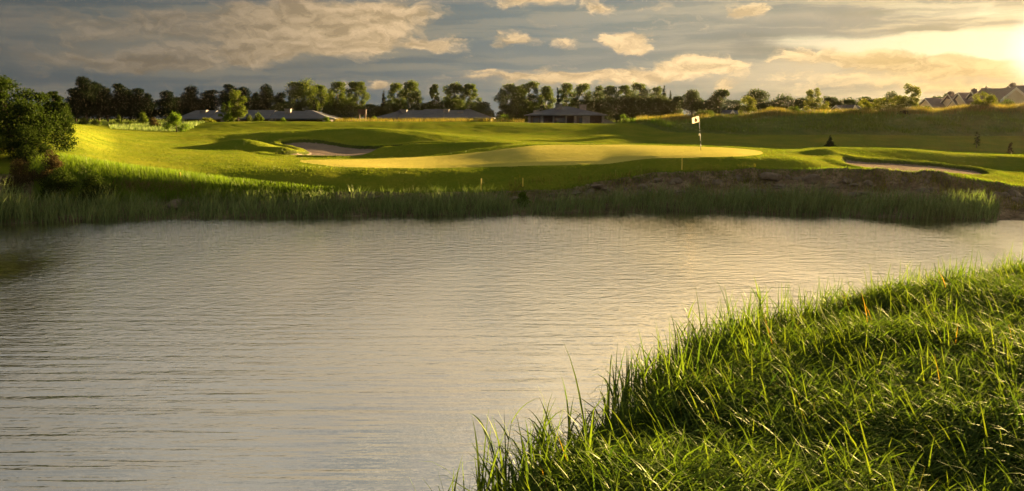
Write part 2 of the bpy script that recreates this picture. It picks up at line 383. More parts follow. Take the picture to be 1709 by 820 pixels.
def layer(Ys, pys):
    if not isinstance(Ys, list): Ys = [Ys] * len(PX)
    L.append((Ys, zof(Ys, pys)))
L.append(([a_ - 8 for a_ in shoreY], [-1.6] * 20))
L.append(([a_ - 1.2 for a_ in shoreY], [-0.35] * 20))
L.append((shoreY, [0.02] * 20))
lz = zof(lipY, lip_py)
L.append(([a_ - 0.45 for a_ in lipY], [z * 0.80 - 0.12 for z in lz]))
L.append((lipY, lz))
layer([40] * 4 + [39.6, 39.4, 39.6, 40, 40.2, 40.2, 40.2, 40.4, 40.8, 40.8, 41.0, 40.2, 38.6, 38.2, 37.8, 37.8],
      [226, 238, 245, 266, 277, 281, 280, 280.5, 281, 279.5, 277, 275, 264, 262, 262.5, 275, 287.5, 292.5, 305, 322])
layer([50] * 6 + [52] * 9 + [48, 46.8, 46, 45.2, 45],
      [206, 207, 212, 243, 251, 256, 262, 263, 260, 251, 241, 240, 241.5, 244.5, 250, 259, 268.5, 279, 287, 296])
layer([56] * 3 + [57, 58, 60, 61, 61.5, 62, 62, 60, 60, 60, 59, 56, 53.2, 51.7, 50.5, 50, 49.5],
      [203, 204, 208, 231, 240, 241, 237, 243, 240, 240, 244, 246, 246.5, 247.5, 251, 247.5, 249.5, 258, 261.5, 264])
layer([66] * 4 + [67, 68, 68, 68, 68.5, 69, 70, 70] + [72] * 8,
      [203, 203, 206.5, 222, 227, 223, 217.5, 213.8, 219.5, 228.5, 236.5, 242, 244, 245, 247, 250, 252, 255, 258, 262])
layer([82] * 5 + [82] * 7 + [86] * 8,
      [205, 203, 206, 217, 221.5, 221, 221, 221, 222, 226, 226, 226, 228, 227.5, 227, 227, 228, 229, 230, 232])
layer([100] * 20,
      [206, 205, 206, 210, 206.5, 203.2, 203, 203, 203, 203, 205.5, 206, 203.5, 200, 196, 193, 192, 190, 188, 188])
Z9 = L[-1][1]
L.append(([112] * 20, [z - 0.5 for z in Z9]))
L.append(([150] * 20, [3.1] * 9 + [2.9, 2.7, 2.9] + [3.4] * 8))
L.append(([400] * 20, [3.2] * 20))
L.append(([4000] * 20, [3.0] * 20))

s_cols = np.concatenate([np.linspace(-1.5, -0.75, 60, endpoint=False), np.linspace(-0.75, 0.75, 1250), np.linspace(0.75, 1.5, 61)[1:]])
Yr = np.concatenate([np.arange(24, 30, 0.3), np.arange(30, 44, 0.055), np.arange(44, 63, 0.085), np.arange(63, 80, 0.15), np.arange(80, 115, 0.35), np.geomspace(115, 4000, 40)])
def s_of(i, Ys, Zs):
    # world X/Y of pixel column at that depth and height
    out_ = []
    for px, Yv, Zv in zip(PX, Ys, Zs):
        q = (Zv - H) / Yv
        v = (q * math.cos(PITCH) + math.sin(PITCH)) / (math.cos(PITCH) - q * math.sin(PITCH))
        out_.append(((px - CX) / F) / (math.cos(PITCH) + v * math.sin(PITCH)))
    return out_
LY = []; LZ = []
for i, (Ys, Zs) in enumerate(L):
    ss = s_of(i, Ys, Zs)
    LY.append(pchip(ss, Ys, s_cols)); LZ.append(pchip(ss, Zs, s_cols))
LY = np.array(LY); LZ = np.array(LZ)
G = np.zeros((len(s_cols), len(Yr)))
for k in range(len(s_cols)):
    G[k] = pchip(LY[:, k], LZ[:, k], Yr)
GX = s_cols[:, None] * Yr[None, :]; GY = np.broadcast_to(Yr[None, :], G.shape)
lipc = LY[4][:, None]; shc = LY[2][:, None]
def gauss(X, Y, cx, cy, rx, ry, a, rot=0.0):
    c_, s_ = math.cos(rot), math.sin(rot); dx = (X - cx) * c_ + (Y - cy) * s_; dy = -(X - cx) * s_ + (Y - cy) * c_
    return a * np.exp(-(dx / rx) ** 2 - (dy / ry) ** 2)
def X_at(px, Y): return at(px, 240, Y).x
G = G + gauss(GX, GY, X_at(408, 55.5), 55.5, 2.3, 1.7, 0.62) + gauss(GX, GY, X_at(470, 54), 54.0, 1.6, 0.8, 0.30)
G = G + gauss(GX, GY, X_at(690, 56.3), 56.6, 3.2, 1.3, 0.42) + gauss(GX, GY, X_at(800, 57), 57.2, 3.4, 1.4, 0.30)
G = G + gauss(GX, GY, X_at(1375, 47.5), 47.5, 1.3, 1.1, 0.34, 0.4)
land = np.clip((GY - lipc) / 1.5, 0, 1)
bankm = np.clip((GY - shc) / 0.5, 0, 1) * (1 - np.clip((GY - lipc) / 0.2, 0, 1))
right = np.clip((s_cols[:, None] + 0.02) / 0.15, 0.25, 1)
G = G + bankm * right * (0.17 * fbm(GX * 0.9, GY * 1.6, 3) + 0.06 * np.abs(fbm(GX * 3, GY * 4, 9)))
NZ = land * (0.05 * fbm(GX * 0.22, GY * 0.22, 21, 3) + 0.030 * fbm(GX * 0.9, GY * 0.9, 5, 4))
G = G + NZ
rough_foot = np.interp(s_cols, [X_at(1020, 100) / 100, X_at(1050, 98) / 98, X_at(1110, 90) / 90, X_at(1250, 87) / 87, 1.5], [130, 99, 90, 87, 87])[:, None]
roughm = np.clip((GY - rough_foot) / 1.5, 0, 1) * (GY < 200)
G = G + roughm * (0.35 * fbm(GX * 0.25, GY * 0.25, 31, 4) + 0.15)
def grid_sample(A, X, Y):
    X = np.asarray(X, float); Y = np.asarray(Y, float); s = X / Y
    i = np.interp(s, s_cols, np.arange(len(s_cols))); j = np.interp(Y, Yr, np.arange(len(Yr)))
    i0 = np.clip(i.astype(int), 0, len(s_cols) - 2); j0 = np.clip(j.astype(int), 0, len(Yr) - 2); fi = i - i0; fj = j - j0
    return (A[i0, j0] * (1 - fi) + A[i0 + 1, j0] * fi) * (1 - fj) + (A[i0, j0 + 1] * (1 - fi) + A[i0 + 1, j0 + 1] * fi) * fj
_yt = np.concatenate([np.arange(29, 64, 0.04), np.arange(64, 130, 0.15)])
def hit(px, py):
    d = pix_dir(px, py); X = d.x / d.y * _yt; Z = H + d.z / d.y * _yt
    g = grid_sample(G, X, _yt); k = np.argmax(Z <= g)
    if Z[k] > g[k]: k = len(_yt) - 1
    return X[k], _yt[k]
def seg_dist(px_, py_, poly):
    poly = np.array(poly); n = len(poly); dmin = np.full(px_.shape, 1e9); inside = np.zeros(px_.shape, bool)
    for k in range(n):
        a = poly[k]; b_ = poly[(k + 1) % n]; ab = b_ - a
        t = np.clip(((px_ - a[0]) * ab[0] + (py_ - a[1]) * ab[1]) / (ab @ ab + 1e-9), 0, 1)
        dmin = np.minimum(dmin, np.hypot(px_ - a[0] - t * ab[0], py_ - a[1] - t * ab[1]))
        cond = ((a[1] > py_) != (b_[1] > py_))
        with np.errstate(divide='ignore', invalid='ignore'):
            xs = (b_[0] - a[0]) * (py_ - a[1]) / (b_[1] - a[1]) + a[0]
        inside ^= cond & (px_ < xs)
    return np.where(inside, dmin, -dmin)
def smoothpoly(pts, it=2):
    pts = [np.array(p_, float) for p_ in pts]
    for _ in range(it):
        q = []
        for k in range(len(pts)):
            a = pts[k]; b_ = pts[(k + 1) % len(pts)]; q += [a * .75 + b_ * .25, a * .25 + b_ * .75]
        pts = q
    return pts
def poly_mask(world_poly):
    wp = np.array(world_poly); m_ = np.full(G.shape, -9.0)
    js = np.where((Yr > wp[:, 1].min() - 1.5) & (Yr < wp[:, 1].max() + 1.5))[0]
    s_lo = (wp[:, 0] / wp[:, 1]).min() - 0.04; s_hi = (wp[:, 0] / wp[:, 1]).max() + 0.04
    is_ = np.where((s_cols > s_lo) & (s_cols < s_hi))[0]
    sub = np.ix_(is_, js); m_[sub] = seg_dist(GX[sub], GY[sub], wp); return m_
sandA = [hit(*q) for q in [(500, 260), (545, 262.5), (590, 262.5), (606, 259), (620, 254.5)]]
sandA += [(X_at(640, 57.5), 58.2), (X_at(690, 59), 59.6), (X_at(760, 60), 60.2), (X_at(835, 60), 60.0), (X_at(835, 61), 60.9), (X_at(760, 62), 62.2), (X_at(700, 62), 62.2), (X_at(650, 60.5), 61), (X_at(605, 60), 60.6), (X_at(570, 61), 61.8), (X_at(520, 62), 62.6), (X_at(470, 61), 61.4), (X_at(462, 59), 59.5), (X_at(500, 57), 57.5), (X_at(512, 55.5), 55.8), (X_at(475, 53), 53.3), (X_at(440, 52), 52.2), (X_at(455, 51), 51.2)]
sandB = [hit(*q) for q in [(1402, 265), (1408, 273), (1440, 281), (1485, 287), (1540, 291), (1600, 293.2), (1648, 293.5), (1650, 286), (1600, 279), (1530, 272), (1470, 268.5), (1425, 266), (1412, 262)]]
greenP = [hit(*q) for q in [(492, 268.5), (540, 277), (600, 280), (700, 281), (800, 279), (900, 277), (1000, 275), (1050, 268.5), (1100, 264.5), (1180, 262.8), (1240, 262), (1275, 258), (1270, 252), (1230, 248), (1190, 246), (1100, 243), (1000, 242), (920, 242), (860, 247), (800, 254), (700, 262), (600, 266), (520, 266.5)]]
mA = poly_mask(smoothpoly(sandA)); mB = poly_mask(smoothpoly(sandB)); mG = poly_mask(smoothpoly(greenP))
for mm, dep in ((mA, 0.22), (mB, 0.14)):
    mw = mm + 0.12 * fbm(GX * 1.4, GY * 1.4, 41, 3)
    G = G - dep * np.clip(mw / 0.35, 0, 1) ** 0.7 + 0.10 * np.exp(-((mw + 0.45) / 0.45) ** 2) * (mw > -3)
G = G + 0.03 * np.clip(mG / 1.0, 0, 1) - 0.8 * NZ * np.clip(mG / 0.8 + .3, 0, 1)
sandm = np.maximum(mA + 0.12 * fbm(GX * 1.4, GY * 1.4, 41, 3), mB + 0.12 * fbm(GX * 1.4, GY * 1.4, 41, 3))
def gz(X, Y): return grid_sample(G, X, Y)
def gz1(X, Y): return float(grid_sample(G, np.array([X]), np.array([Y]))[0])
# face classes
def fc(A): return 0.25 * (A[:-1, :-1] + A[1:, :-1] + A[:-1, 1:] + A[1:, 1:])
fY = fc(GY); fl = fc(np.broadcast_to(lipc, G.shape)); frf = fc(np.broadcast_to(rough_foot, G.shape)); fX = fc(GX)
cls = np.zeros(fY.shape, int)
cls[fY > frf] = 4; cls[fY > 125] = 5
cls[fY < fl + 0.05 + 0.12 * fbm(fX * 2.5, fY * 0 + 3, 77, 3)] = 3
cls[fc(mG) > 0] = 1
cls[fc(sandm) > 0.26] = 2
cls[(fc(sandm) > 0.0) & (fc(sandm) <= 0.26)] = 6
V = np.stack([GX, GY, G], -1).reshape(-1, 3); ny = len(Yr)
ii, jj = np.meshgrid(np.arange(len(s_cols) - 1), np.arange(ny - 1), indexing='ij')
Q = np.stack([ii * ny + jj, (ii + 1) * ny + jj, (ii + 1) * ny + jj + 1, ii * ny + jj + 1], -1)
M_LIP = turf('bunker_edge_shaded_turf', (0.022, 0.030, 0.008), (0.05, 0.06, 0.012), 0.05)  # dark soil and shaded-grass tone, shade of the steep wall put into the colour
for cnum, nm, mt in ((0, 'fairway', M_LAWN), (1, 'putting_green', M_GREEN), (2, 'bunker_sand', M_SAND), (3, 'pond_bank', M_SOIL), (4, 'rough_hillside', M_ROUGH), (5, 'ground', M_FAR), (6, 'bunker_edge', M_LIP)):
    q = Q[cls == cnum]
    if not len(q): continue
    used, inv = np.unique(q, return_inverse=True)
    o = npmesh(nm, V[used], inv.reshape(-1, 4), mt)
    tag(o, kind='structure')
# near bank, where the tall grass grows
near_px = [(760, 960), (835, 850), (905, 790), (990, 735), (1060, 690), (1115, 640), (1190, 592), (1290, 560), (1400, 530), (1520, 508), (1640, 484), (1760, 464), (1950, 442), (2300, 415)]
nb = []
for q in near_px:
    d = pix_dir(*q); Yv = -H / (d.z / d.y); nb.append((d.x / d.y * Yv, Yv))
bankpoly = [(-14, -14), (-2.4, 3.0)] + nb + [(60, 28), (60, -14)]
xs = np.arange(-12, 42, 0.15); ys = np.arange(-12, 26, 0.15)
BX, BY = np.meshgrid(xs, ys, indexing='ij')
bd = seg_dist(BX, BY, bankpoly)
def bank_h(d, X, Y):
    h = np.where(d > 0, 0.25 * (1 - np.exp(-d / 0.4)) + 0.09 * np.clip(d, 0, 6), d * 0.6)
    h = h + np.clip(d, 0, 1) * (0.20 * fbm(X * 0.5, Y * 0.5, 51, 3))
    h = h + 1.3 * np.clip((5.5 - Y) / 5.5, 0, 1) * np.clip(d / 2, 0, 1)
    return np.maximum(h, -1.2)
BZ = bank_h(bd, BX, BY)
nyb = len(ys); ii, jj = np.meshgrid(np.arange(len(xs) - 1), np.arange(nyb - 1), indexing='ij')
QB = np.stack([ii * nyb + jj, (ii + 1) * nyb + jj, (ii + 1) * nyb + jj + 1, ii * nyb + jj + 1], -1)
QB = QB[fc(bd) > -2.5]
used, inv = np.unique(QB, return_inverse=True)
VB = np.stack([BX, BY, BZ], -1).reshape(-1, 3)
M_MUD = simple('grassy_mud', (0.035, 0.04, 0.015), 0.9, 0.4, 4)
tag(npmesh('near_bank', VB[used], inv.reshape(-1, 4), M_MUD), kind='structure')
# water
wb = MB(); wb.add([(-110, -60, 0), (110, -60, 0), (110, 44, 0), (-110, 44, 0)], [(0, 1, 2, 3)])
tag(wb.build('water', M_WATER), kind='structure')

# ---------------------------------------------------------------- blades
def blades(name, P, hgt, wid, leanaz, lean, bend, mat, label, cat, segs=4, rg=None, kind='stuff', parent=None):
    rg = rg or rng; n = len(P); t = np.linspace(0, 1, segs + 1)
    x = np.zeros((n, segs + 1)); z = np.zeros((n, segs + 1))
    for k in range(1, segs + 1):
        tm = (t[k] + t[k - 1]) / 2; ang = lean + bend * tm ** 1.6; st_ = hgt / segs
        x[:, k] = x[:, k - 1] + np.sin(ang) * st_; z[:, k] = z[:, k - 1] + np.cos(ang) * st_
    ca, sa = np.cos(leanaz), np.sin(leanaz)
    cx = P[:, 0, None] + x * ca[:, None]; cy = P[:, 1, None] + x * sa[:, None]; cz = P[:, 2, None] + z
    tw = leanaz + np.pi / 2 + rg.normal(0, 0.6, n)
    wprof = np.sin(np.clip(0.35 + 0.65 * (1 - t), 0, 1) * np.pi / 2) * (1 - t ** 3); wprof[-1] = 0.06
    wx = np.cos(tw)[:, None] * wid[:, None] * wprof * .5; wy = np.sin(tw)[:, None] * wid[:, None] * wprof * .5
    A = np.stack([cx - wx, cy - wy, cz], -1); B = np.stack([cx + wx, cy + wy, cz], -1)
    V_ = np.stack([A, B], 2).reshape(-1, 3)
    base = (np.arange(n) * (segs + 1) * 2)[:, None] + np.arange(segs)[None] * 2
    q = np.stack([base, base + 1, base + 3, base + 2], -1).reshape(-1, 4)
    o = npmesh(name, V_, q, mat, parent)
    if label: tag(o, label, cat)
    if kind: tag(o, kind=kind)
    return o

M_BLADE = leafmat('tall_grass_blade', (0.016, 0.042, 0.006), (0.076, 0.115, 0.014), 0.42, 0.22, (1.1, 1.1, 0.35), 0.5)
M_SPEAR = leafmat('spear_grass_blade', (0.026, 0.058, 0.007), (0.078, 0.108, 0.012), 0.42, 0.4, (1.1, 1.05, 0.35))
M_BLADE_Y = leafmat('yellowing_grass_blade', (0.14, 0.14, 0.02), (0.24, 0.13, 0.03), 0.45, 0.4, (1.2, 1.0, 0.3))
M_REED = leafmat('reed_blade', (0.045, 0.068, 0.024), (0.17, 0.21, 0.08), 0.35, 0.3)
M_TUFT = leafmat('tuft_blade', (0.0525, 0.0900, 0.0075), (0.1200, 0.1650, 0.0135), 0.4, 0.3)
M_GOLD = leafmat('dry_golden_grass', (0.065, 0.08, 0.014), (0.19, 0.16, 0.04), 0.35, 0.3, (1.1, 1.0, 0.5))
M_DRY = leafmat('dead_grass', (0.1500, 0.0900, 0.0525), (0.2700, 0.1725, 0.1125), 0.2, 0.2, (1, .9, .7))

def nb_points(n, dmin=0.0, dmax=99, box=(-1.5, 17, 4.5, 22), rg=rng):
    X = rg.uniform(box[0], box[1], n); Y = rg.uniform(box[2], box[3], n)
    d = seg_dist(X, Y, bankpoly)
    wob = 0.35 * fbm(X * 0.8, Y * 0.8, 61, 3)
    k = (d + wob > dmin) & (d < dmax) & (X / Y < 0.80)
    X, Y, d = X[k], Y[k], d[k]
    return np.stack([X, Y, bank_h(d, X, Y) - 0.03], -1), d
# main meadow: arching leaves
P, d = nb_points(165000)
clump = fbm(P[:, 0] * 0.7, P[:, 1] * 0.7, 71, 3)
keep = rng.random(len(P)) < np.clip(0.88 + clump * 0.8, 0.25, 1)
P = P[keep]; clump = clump[keep]; n = len(P)
hh_ = (0.54 + 0.36 * clump + rng.normal(0, 0.09, n)).clip(0.2, 0.95)
flow = 0.9 * fbm(P[:, 0] * 0.35, P[:, 1] * 0.35, 81, 2)
azs = np.where(rng.random(n) < 0.68, -0.15 + flow + rng.normal(0, 0.7, n), math.pi - 0.4 + rng.normal(0, 0.8, n))
blades('tall_grass', P, hh_, rng.uniform(0.015, 0.031, n), azs, rng.uniform(0.02, 0.35, n), rng.uniform(1.2, 2.9, n), M_BLADE,
       'dense bright green tall grass covering the near bank in the lower right', 'grass', 5)
# spear leaves standing above, leaning left
P, d = nb_points(7000); n = len(P)
azs = math.pi + rng.normal(0.0, 0.7, n)
blades('grass_spears', P, rng.uniform(0.5, 0.8, n), rng.uniform(0.018, 0.032, n), azs, rng.uniform(0.15, 0.60, n), rng.uniform(0.0, 0.8, n), M_SPEAR,
       'broad upright grass leaves leaning left above the near meadow', 'grass', 4)
P, d = nb_points(140); n = len(P)
blades('yellowing_grass', P, rng.uniform(0.5, 0.85, n), rng.uniform(0.010, 0.018, n), math.pi + rng.normal(0, 0.9, n), rng.uniform(0.05, 0.4, n), rng.uniform(0, 0.9, n), M_BLADE_Y,
       'scattered yellow and orange leaves among the near bank grass', 'grass', 4)
P, d = nb_points(9000); n = len(P)
k = fbm(P[:, 0] * .9, P[:, 1] * .9, 99, 3) > 0.28; P = P[k]; n = len(P)
blades('dry_thatch', P, rng.uniform(0.3, 0.62, n), rng.uniform(0.006, 0.012, n), rng.uniform(0, 6.28, n), rng.uniform(0.05, .6, n), rng.uniform(0.3, 1.8, n), M_GOLD,
       'fine straw-coloured dry stems scattered through the near bank grass', 'grass', 4)
# water's edge reeds: stems with leaves sticking over the water
P, d = nb_points(90000, -0.40, 0.8); n = len(P)
k = rng.random(n) < np.clip(0.16 + 0.5 * fbm(P[:, 0] * 1.3, P[:, 1] * 1.3, 91, 3), 0.02, .5); P = P[k]; n = len(P)
P[:, 2] = np.maximum(P[:, 2], -0.1)
blades('waterside_reeds', P, rng.uniform(0.6, 1.05, n) * np.where(rng.random(n) < .06, 1.25, 1), rng.uniform(0.020, 0.036, n), rng.uniform(0, 6.28, n), rng.uniform(0.0, 0.25, n),
       np.where(rng.random(n) < 0.5, rng.uniform(0.1, 0.6, n), rng.uniform(1.0, 2.6, n)), M_BLADE, 'taller dark green reeds fringing the water along the near bank', 'reeds', 5)
# the lone reed clump standing in the water at the bottom
def reed_stalks(cx, cy, n, h, label, seed, name='reed_clump'):
    rg = np.random.default_rng(seed)
    e = empty(name, (cx, cy, 0), label, 'reeds', 'reed clumps standing clear of the bank')
    mb = MB(); pts = []; dirs = []
    for i in range(n):
        bx, by = rg.normal(0, 0.07, 2); lx, ly = rg.normal(-0.06, 0.12), rg.normal(0, 0.1); hh2 = h * rg.uniform(0.75, 1.1)
        cv = [(bx + lx * t_ ** 1.5 * hh2, by + ly * t_ * hh2, t_ * hh2 * 0.92 - 0.05) for t_ in (0, .25, .5, .75, 1)]
        mb.tube(cv, [0.009, 0.008, 0.007, 0.005, 0.002], 5)
        for t_ in rg.uniform(0.25, 1.0, 5):
            pts.append((bx + lx * t_ ** 1.5 * hh2, by + ly * t_ * hh2, t_ * hh2 * 0.92 - 0.05))
    mb.build('stem', MATS['tall_grass_blade'], e, True)
    P_ = np.array(pts); m_ = len(P_)
    blades('leaves', P_, rg.uniform(0.25, 0.48, m_), rg.uniform(0.018, 0.03, m_), np.where(rg.random(m_) < .6, math.pi, 0) + rg.normal(0, .5, m_), rg.uniform(0.2, .7, m_), rg.uniform(0.2, 1.6, m_), MATS['tall_grass_blade'], None, None, 5, rg, None, e)
def wpt(px, py, z=0.0):
    d = pix_dir(px, py); Yv = (z - H) / (d.z / d.y); return d.x / d.y * Yv, Yv
for (px, py, n, h, lab, sd_) in [(838, 845, 5, 0.95, 'leftmost reed clump standing in the water at the bottom edge of the photo', 1), (905, 815, 9, 0.80, 'bushy reed clump with drooping leaves right of the lone bottom reed clump', 2), (1075, 715, 4, 1.05, 'thin reed clump leaning out left over the water halfway up the near bank', 3), (1150, 610, 6, 0.85, 'reed clump at the corner where the near bank turns right', 4), (1275, 560, 5, 0.85, 'slender reed clump against bright water on the upper edge of the near bank', 5)]:
    x_, y_ = wpt(px, py); reed_stalks(x_, y_, n, h, lab, sd_)

# far shore reeds
def shore_points(n, px0, px1, o0, o1, rg=rng):
    s_lo = (px0 - CX) / F; s_hi = (px1 - CX) / F
    s = rg.uniform(s_lo, s_hi, n) * 1.005; sy = np.interp(s, s_cols, LY[2])
    Y = sy + rg.uniform(o0, o1, n); X = s * Y
    return np.stack([X, Y, np.maximum(gz(X, Y), -0.15) - 0.02], -1), s * F + CX
reed_h = lambda px: np.interp(px, [-300, 0, 40, 60, 150, 240, 262, 275, 322, 335, 500, 700, 840, 858, 885, 905, 1000, 1100, 1200, 1290, 1400, 1600, 1655, 1680, 2200],
                              [1.9, 1.7, 1.5, 1.0, 1.0, 1.0, .9, .6, .6, .9, .95, 1.0, 1.0, .7, .6, .95, .95, 1.2, 1.15, 1.2, 1.1, 1.1, 1.0, .2, .3])
P, px_ = shore_points(30000, -350, 2100, -0.35, 1.5); n = len(P)
hm = reed_h(px_) * 0.84 * rng.uniform(0.5, 1.05, n) * (1 + 0.35 * fbm(px_ * 0.03, px_ * 0 + 2, 15, 3))
k = (hm > 0.3) & (rng.random(n) < 0.75 + 0.9 * fbm(px_ * 0.05, P[:, 1] * 1.5, 19, 3)); P = P[k]; hm = hm[k]; n = len(P)
blades('far_shore_reeds', P, hm, rng.uniform(0.014, 0.03, n), np.where(rng.random(n) < .65, 0.1, math.pi) + rng.normal(0, .5, n), rng.uniform(0, 0.25, n), rng.uniform(0.05, 1.0, n), M_REED,
       'belt of dark green reeds along the far edge of the pond', 'reeds', 3)
# tall grass on the left hill above the bushes
P, px_ = shore_points(26000, 60, 560, 1.6, 6.2); n = len(P)
edge = np.interp(px_, [60, 200, 300, 450, 560], [6.5, 6.0, 5.0, 3.2, 2.4]); offv = P[:, 1] - np.interp(P[:, 0] / P[:, 1], s_cols, LY[2])
k = offv < edge + 0.6 * fbm(P[:, 0], P[:, 1], 23, 3); P = P[k]; n = len(P); e_ = (edge - offv)[k]
blades('hill_tall_grass', P, rng.uniform(0.25, 0.55, n) * np.clip(0.4 + 0.4 * e_, .35, 1.1), rng.uniform(0.012, 0.026, n), rng.uniform(0, 6.28, n), rng.uniform(0, .3, n), rng.uniform(0.1, 1.2, n), M_TUFT,
       'long uncut grass on the slope at the foot of the left hill', 'grass', 3)
# fringe at the lip of the lawn
s = rng.uniform(-0.75, 0.9, 16000); Y = np.interp(s, s_cols, LY[4]) + rng.normal(-0.12, 0.16, len(s)); X = s * Y
P = np.stack([X, Y, gz(X, Y) - 0.03], -1); n = len(P)
blades('lawn_edge_grass', P, rng.uniform(0.06, 0.22, n), rng.uniform(0.010, 0.022, n), -math.pi / 2 + rng.normal(0, .9, n), rng.uniform(0.2, .9, n), rng.uniform(0.1, 1.2, n), M_TUFT,
       'fringe of longer grass hanging over the lawn edge above the bank', 'grass', 2)
# the cut turf itself, nearest part: short blades that catch the low sun
n = 150000; s = rng.uniform(-0.66, 0.70, n); Y = 34 + 36 * rng.random(n) ** 1.15; X = s * Y
lp_ = np.interp(s, s_cols, LY[4]); cl = fbm(X * 1.1, Y * .7, 33, 3)
k = (Y > lp_ + .1) & (grid_sample(mG, X, Y) < -0.05) & (grid_sample(sandm, X, Y) < -0.1) & (rng.random(n) < np.clip(.55 + 1.3 * cl, .05, 1)); X, Y = X[k], Y[k]
P = np.stack([X, Y, gz(X, Y) - .01], -1); n = len(P)
M_CUT = leafmat('cut_turf_blade', (0.050, 0.080, 0.006), (0.115, 0.125, 0.011), 0.4, 0.2)
blades('fairway_turf', P, rng.uniform(0.02, 0.065, n), rng.uniform(0.02, 0.04, n), rng.uniform(0, 6.28, n), rng.uniform(0, .7, n), rng.uniform(0.1, 1.0, n), M_CUT,
       'short cut turf of the fairway and the mounds around the green', 'grass', 2)
# scrubby grass on the bank between rocks
P, px_ = shore_points(20000, 850, 2000, 0.9, 3.8); n = len(P)
k = rng.random(n) < np.clip(0.35 + 1.3 * fbm(P[:, 0] * .8, P[:, 1] * .8, 43, 3), 0, 1); P = P[k]; n = len(P)
blades('bank_scrub', P, rng.uniform(0.1, 0.40, n), rng.uniform(0.012, 0.024, n), rng.uniform(0, 6.28, n), rng.uniform(0, .5, n), rng.uniform(0.1, 1.0, n), M_GOLD,
       'thin scrubby dry grass growing between the rocks of the eroded bank', 'grass', 2)
# dead grass patch at left
def patch_pts(px0, px1, py0, py1, n):
    q = [hit(rng.uniform(px0, px1), rng.uniform(py0, py1)) for _ in range(n // 12)]
    X = np.repeat([a[0] for a in q], 12) + rng.normal(0, .15, len(q) * 12); Y = np.repeat([a[1] for a in q], 12) + rng.normal(0, .15, len(q) * 12)
    return np.stack([X, Y, gz(X, Y) - .02], -1)
P = patch_pts(192, 330, 306, 322, 3000); n = len(P)
blades('dead_grass', P, rng.uniform(0.15, 0.45, n), rng.uniform(0.015, 0.03, n), rng.normal(0.2, 1.0, n), rng.uniform(0.5, 1.2, n), rng.uniform(0.1, .9, n), M_DRY,
       'flattened pinkish dead grass above the reeds on the left bank', 'grass', 3)
# rough hillside grass and the golden crest
s = rng.uniform(X_at(1020, 100) / 100, 0.85, 60000); Y = 86 + 17 * rng.random(len(s)) ** 1.0; X = s * Y
rf = np.interp(s, s_cols, rough_foot[:, 0]); cl = fbm(X * .35, Y * .35, 63, 3)
k = (Y > rf + 1) & (rng.random(len(s)) < np.clip(0.42 + 1.2 * cl, 0.05, 1)); X = X[k]; Y = Y[k]; cl = cl[k]
P = np.stack([X, Y, gz(X, Y) - .03], -1); n = len(P)
blades('hillside_rough_grass', P, (0.25 + 0.4 * cl.clip(0) + rng.uniform(0, .25, n)), rng.uniform(0.03, 0.06, n), rng.uniform(0, 6.28, n), rng.uniform(0, .4, n), rng.uniform(0.1, .9, n), M_TUFT,
       'tussocky rough grass covering the hillside behind the flag', 'grass', 2)
s = rng.uniform(X_at(1060, 100) / 100, 0.85, 30000); Y = rng.normal(100.3, 1.6, len(s)); X = s * Y
cl = fbm(X * .25, Y * .25, 73, 3); k = rng.random(len(s)) < np.clip(0.55 + 1.2 * cl, 0.08, 1); X, Y, cl = X[k], Y[k], cl[k]
P = np.stack([X, Y, gz(X, Y) - .03], -1); n = len(P)
blades('crest_golden_grass', P, 0.35 + .5 * cl.clip(-.2) + rng.uniform(0, .4, n) + .35 * np.clip((X - 10) / 50, 0, 1), rng.uniform(0.03, 0.06, n), rng.uniform(0, 6.28, n), rng.uniform(0, .35, n), rng.uniform(0.1, .8, n), M_GOLD,
       'sunlit golden seeding grass along the crest of the rough hillside', 'grass', 2)
# rough on the left beyond the hill
s = rng.uniform(X_at(185, 85) / 85, X_at(375, 85) / 85, 9000); Y = rng.uniform(84, 99, len(s)); X = s * Y
k = (X / Y * F + CX + 14 * fbm(X * .4, Y * .4, 8, 2) < 322 + 3 * (Y - 90)) & (rng.random(len(X)) < .5); X = X[k]; Y = Y[k]
P = np.stack([X, Y, gz(X, Y) - .03], -1); n = len(P)
blades('left_rough_grass', P, rng.uniform(.2, .5, n), rng.uniform(0.03, 0.06, n), rng.uniform(0, 6.28, n), rng.uniform(0, .4, n), rng.uniform(0.1, .9, n), M_REED,
       'patch of rough grass beside the bright bush beyond the left hill', 'grass', 2)
s = rng.uniform(X_at(560, 101) / 101, X_at(875, 101) / 101, 2600); Y = rng.normal(104, 1.2, len(s)); X = s * Y
P = np.stack([X, Y, gz(X, Y) - .03], -1); n = len(P)
blades('lodge_lawn_grass', P, rng.uniform(.3, .75, n), rng.uniform(0.03, 0.06, n), rng.uniform(0, 6.28, n), rng.uniform(0, .4, n), rng.uniform(0.1, .9, n), M_GOLD,
       'wispy long grass in front of the middle lodge', 'grass', 2)

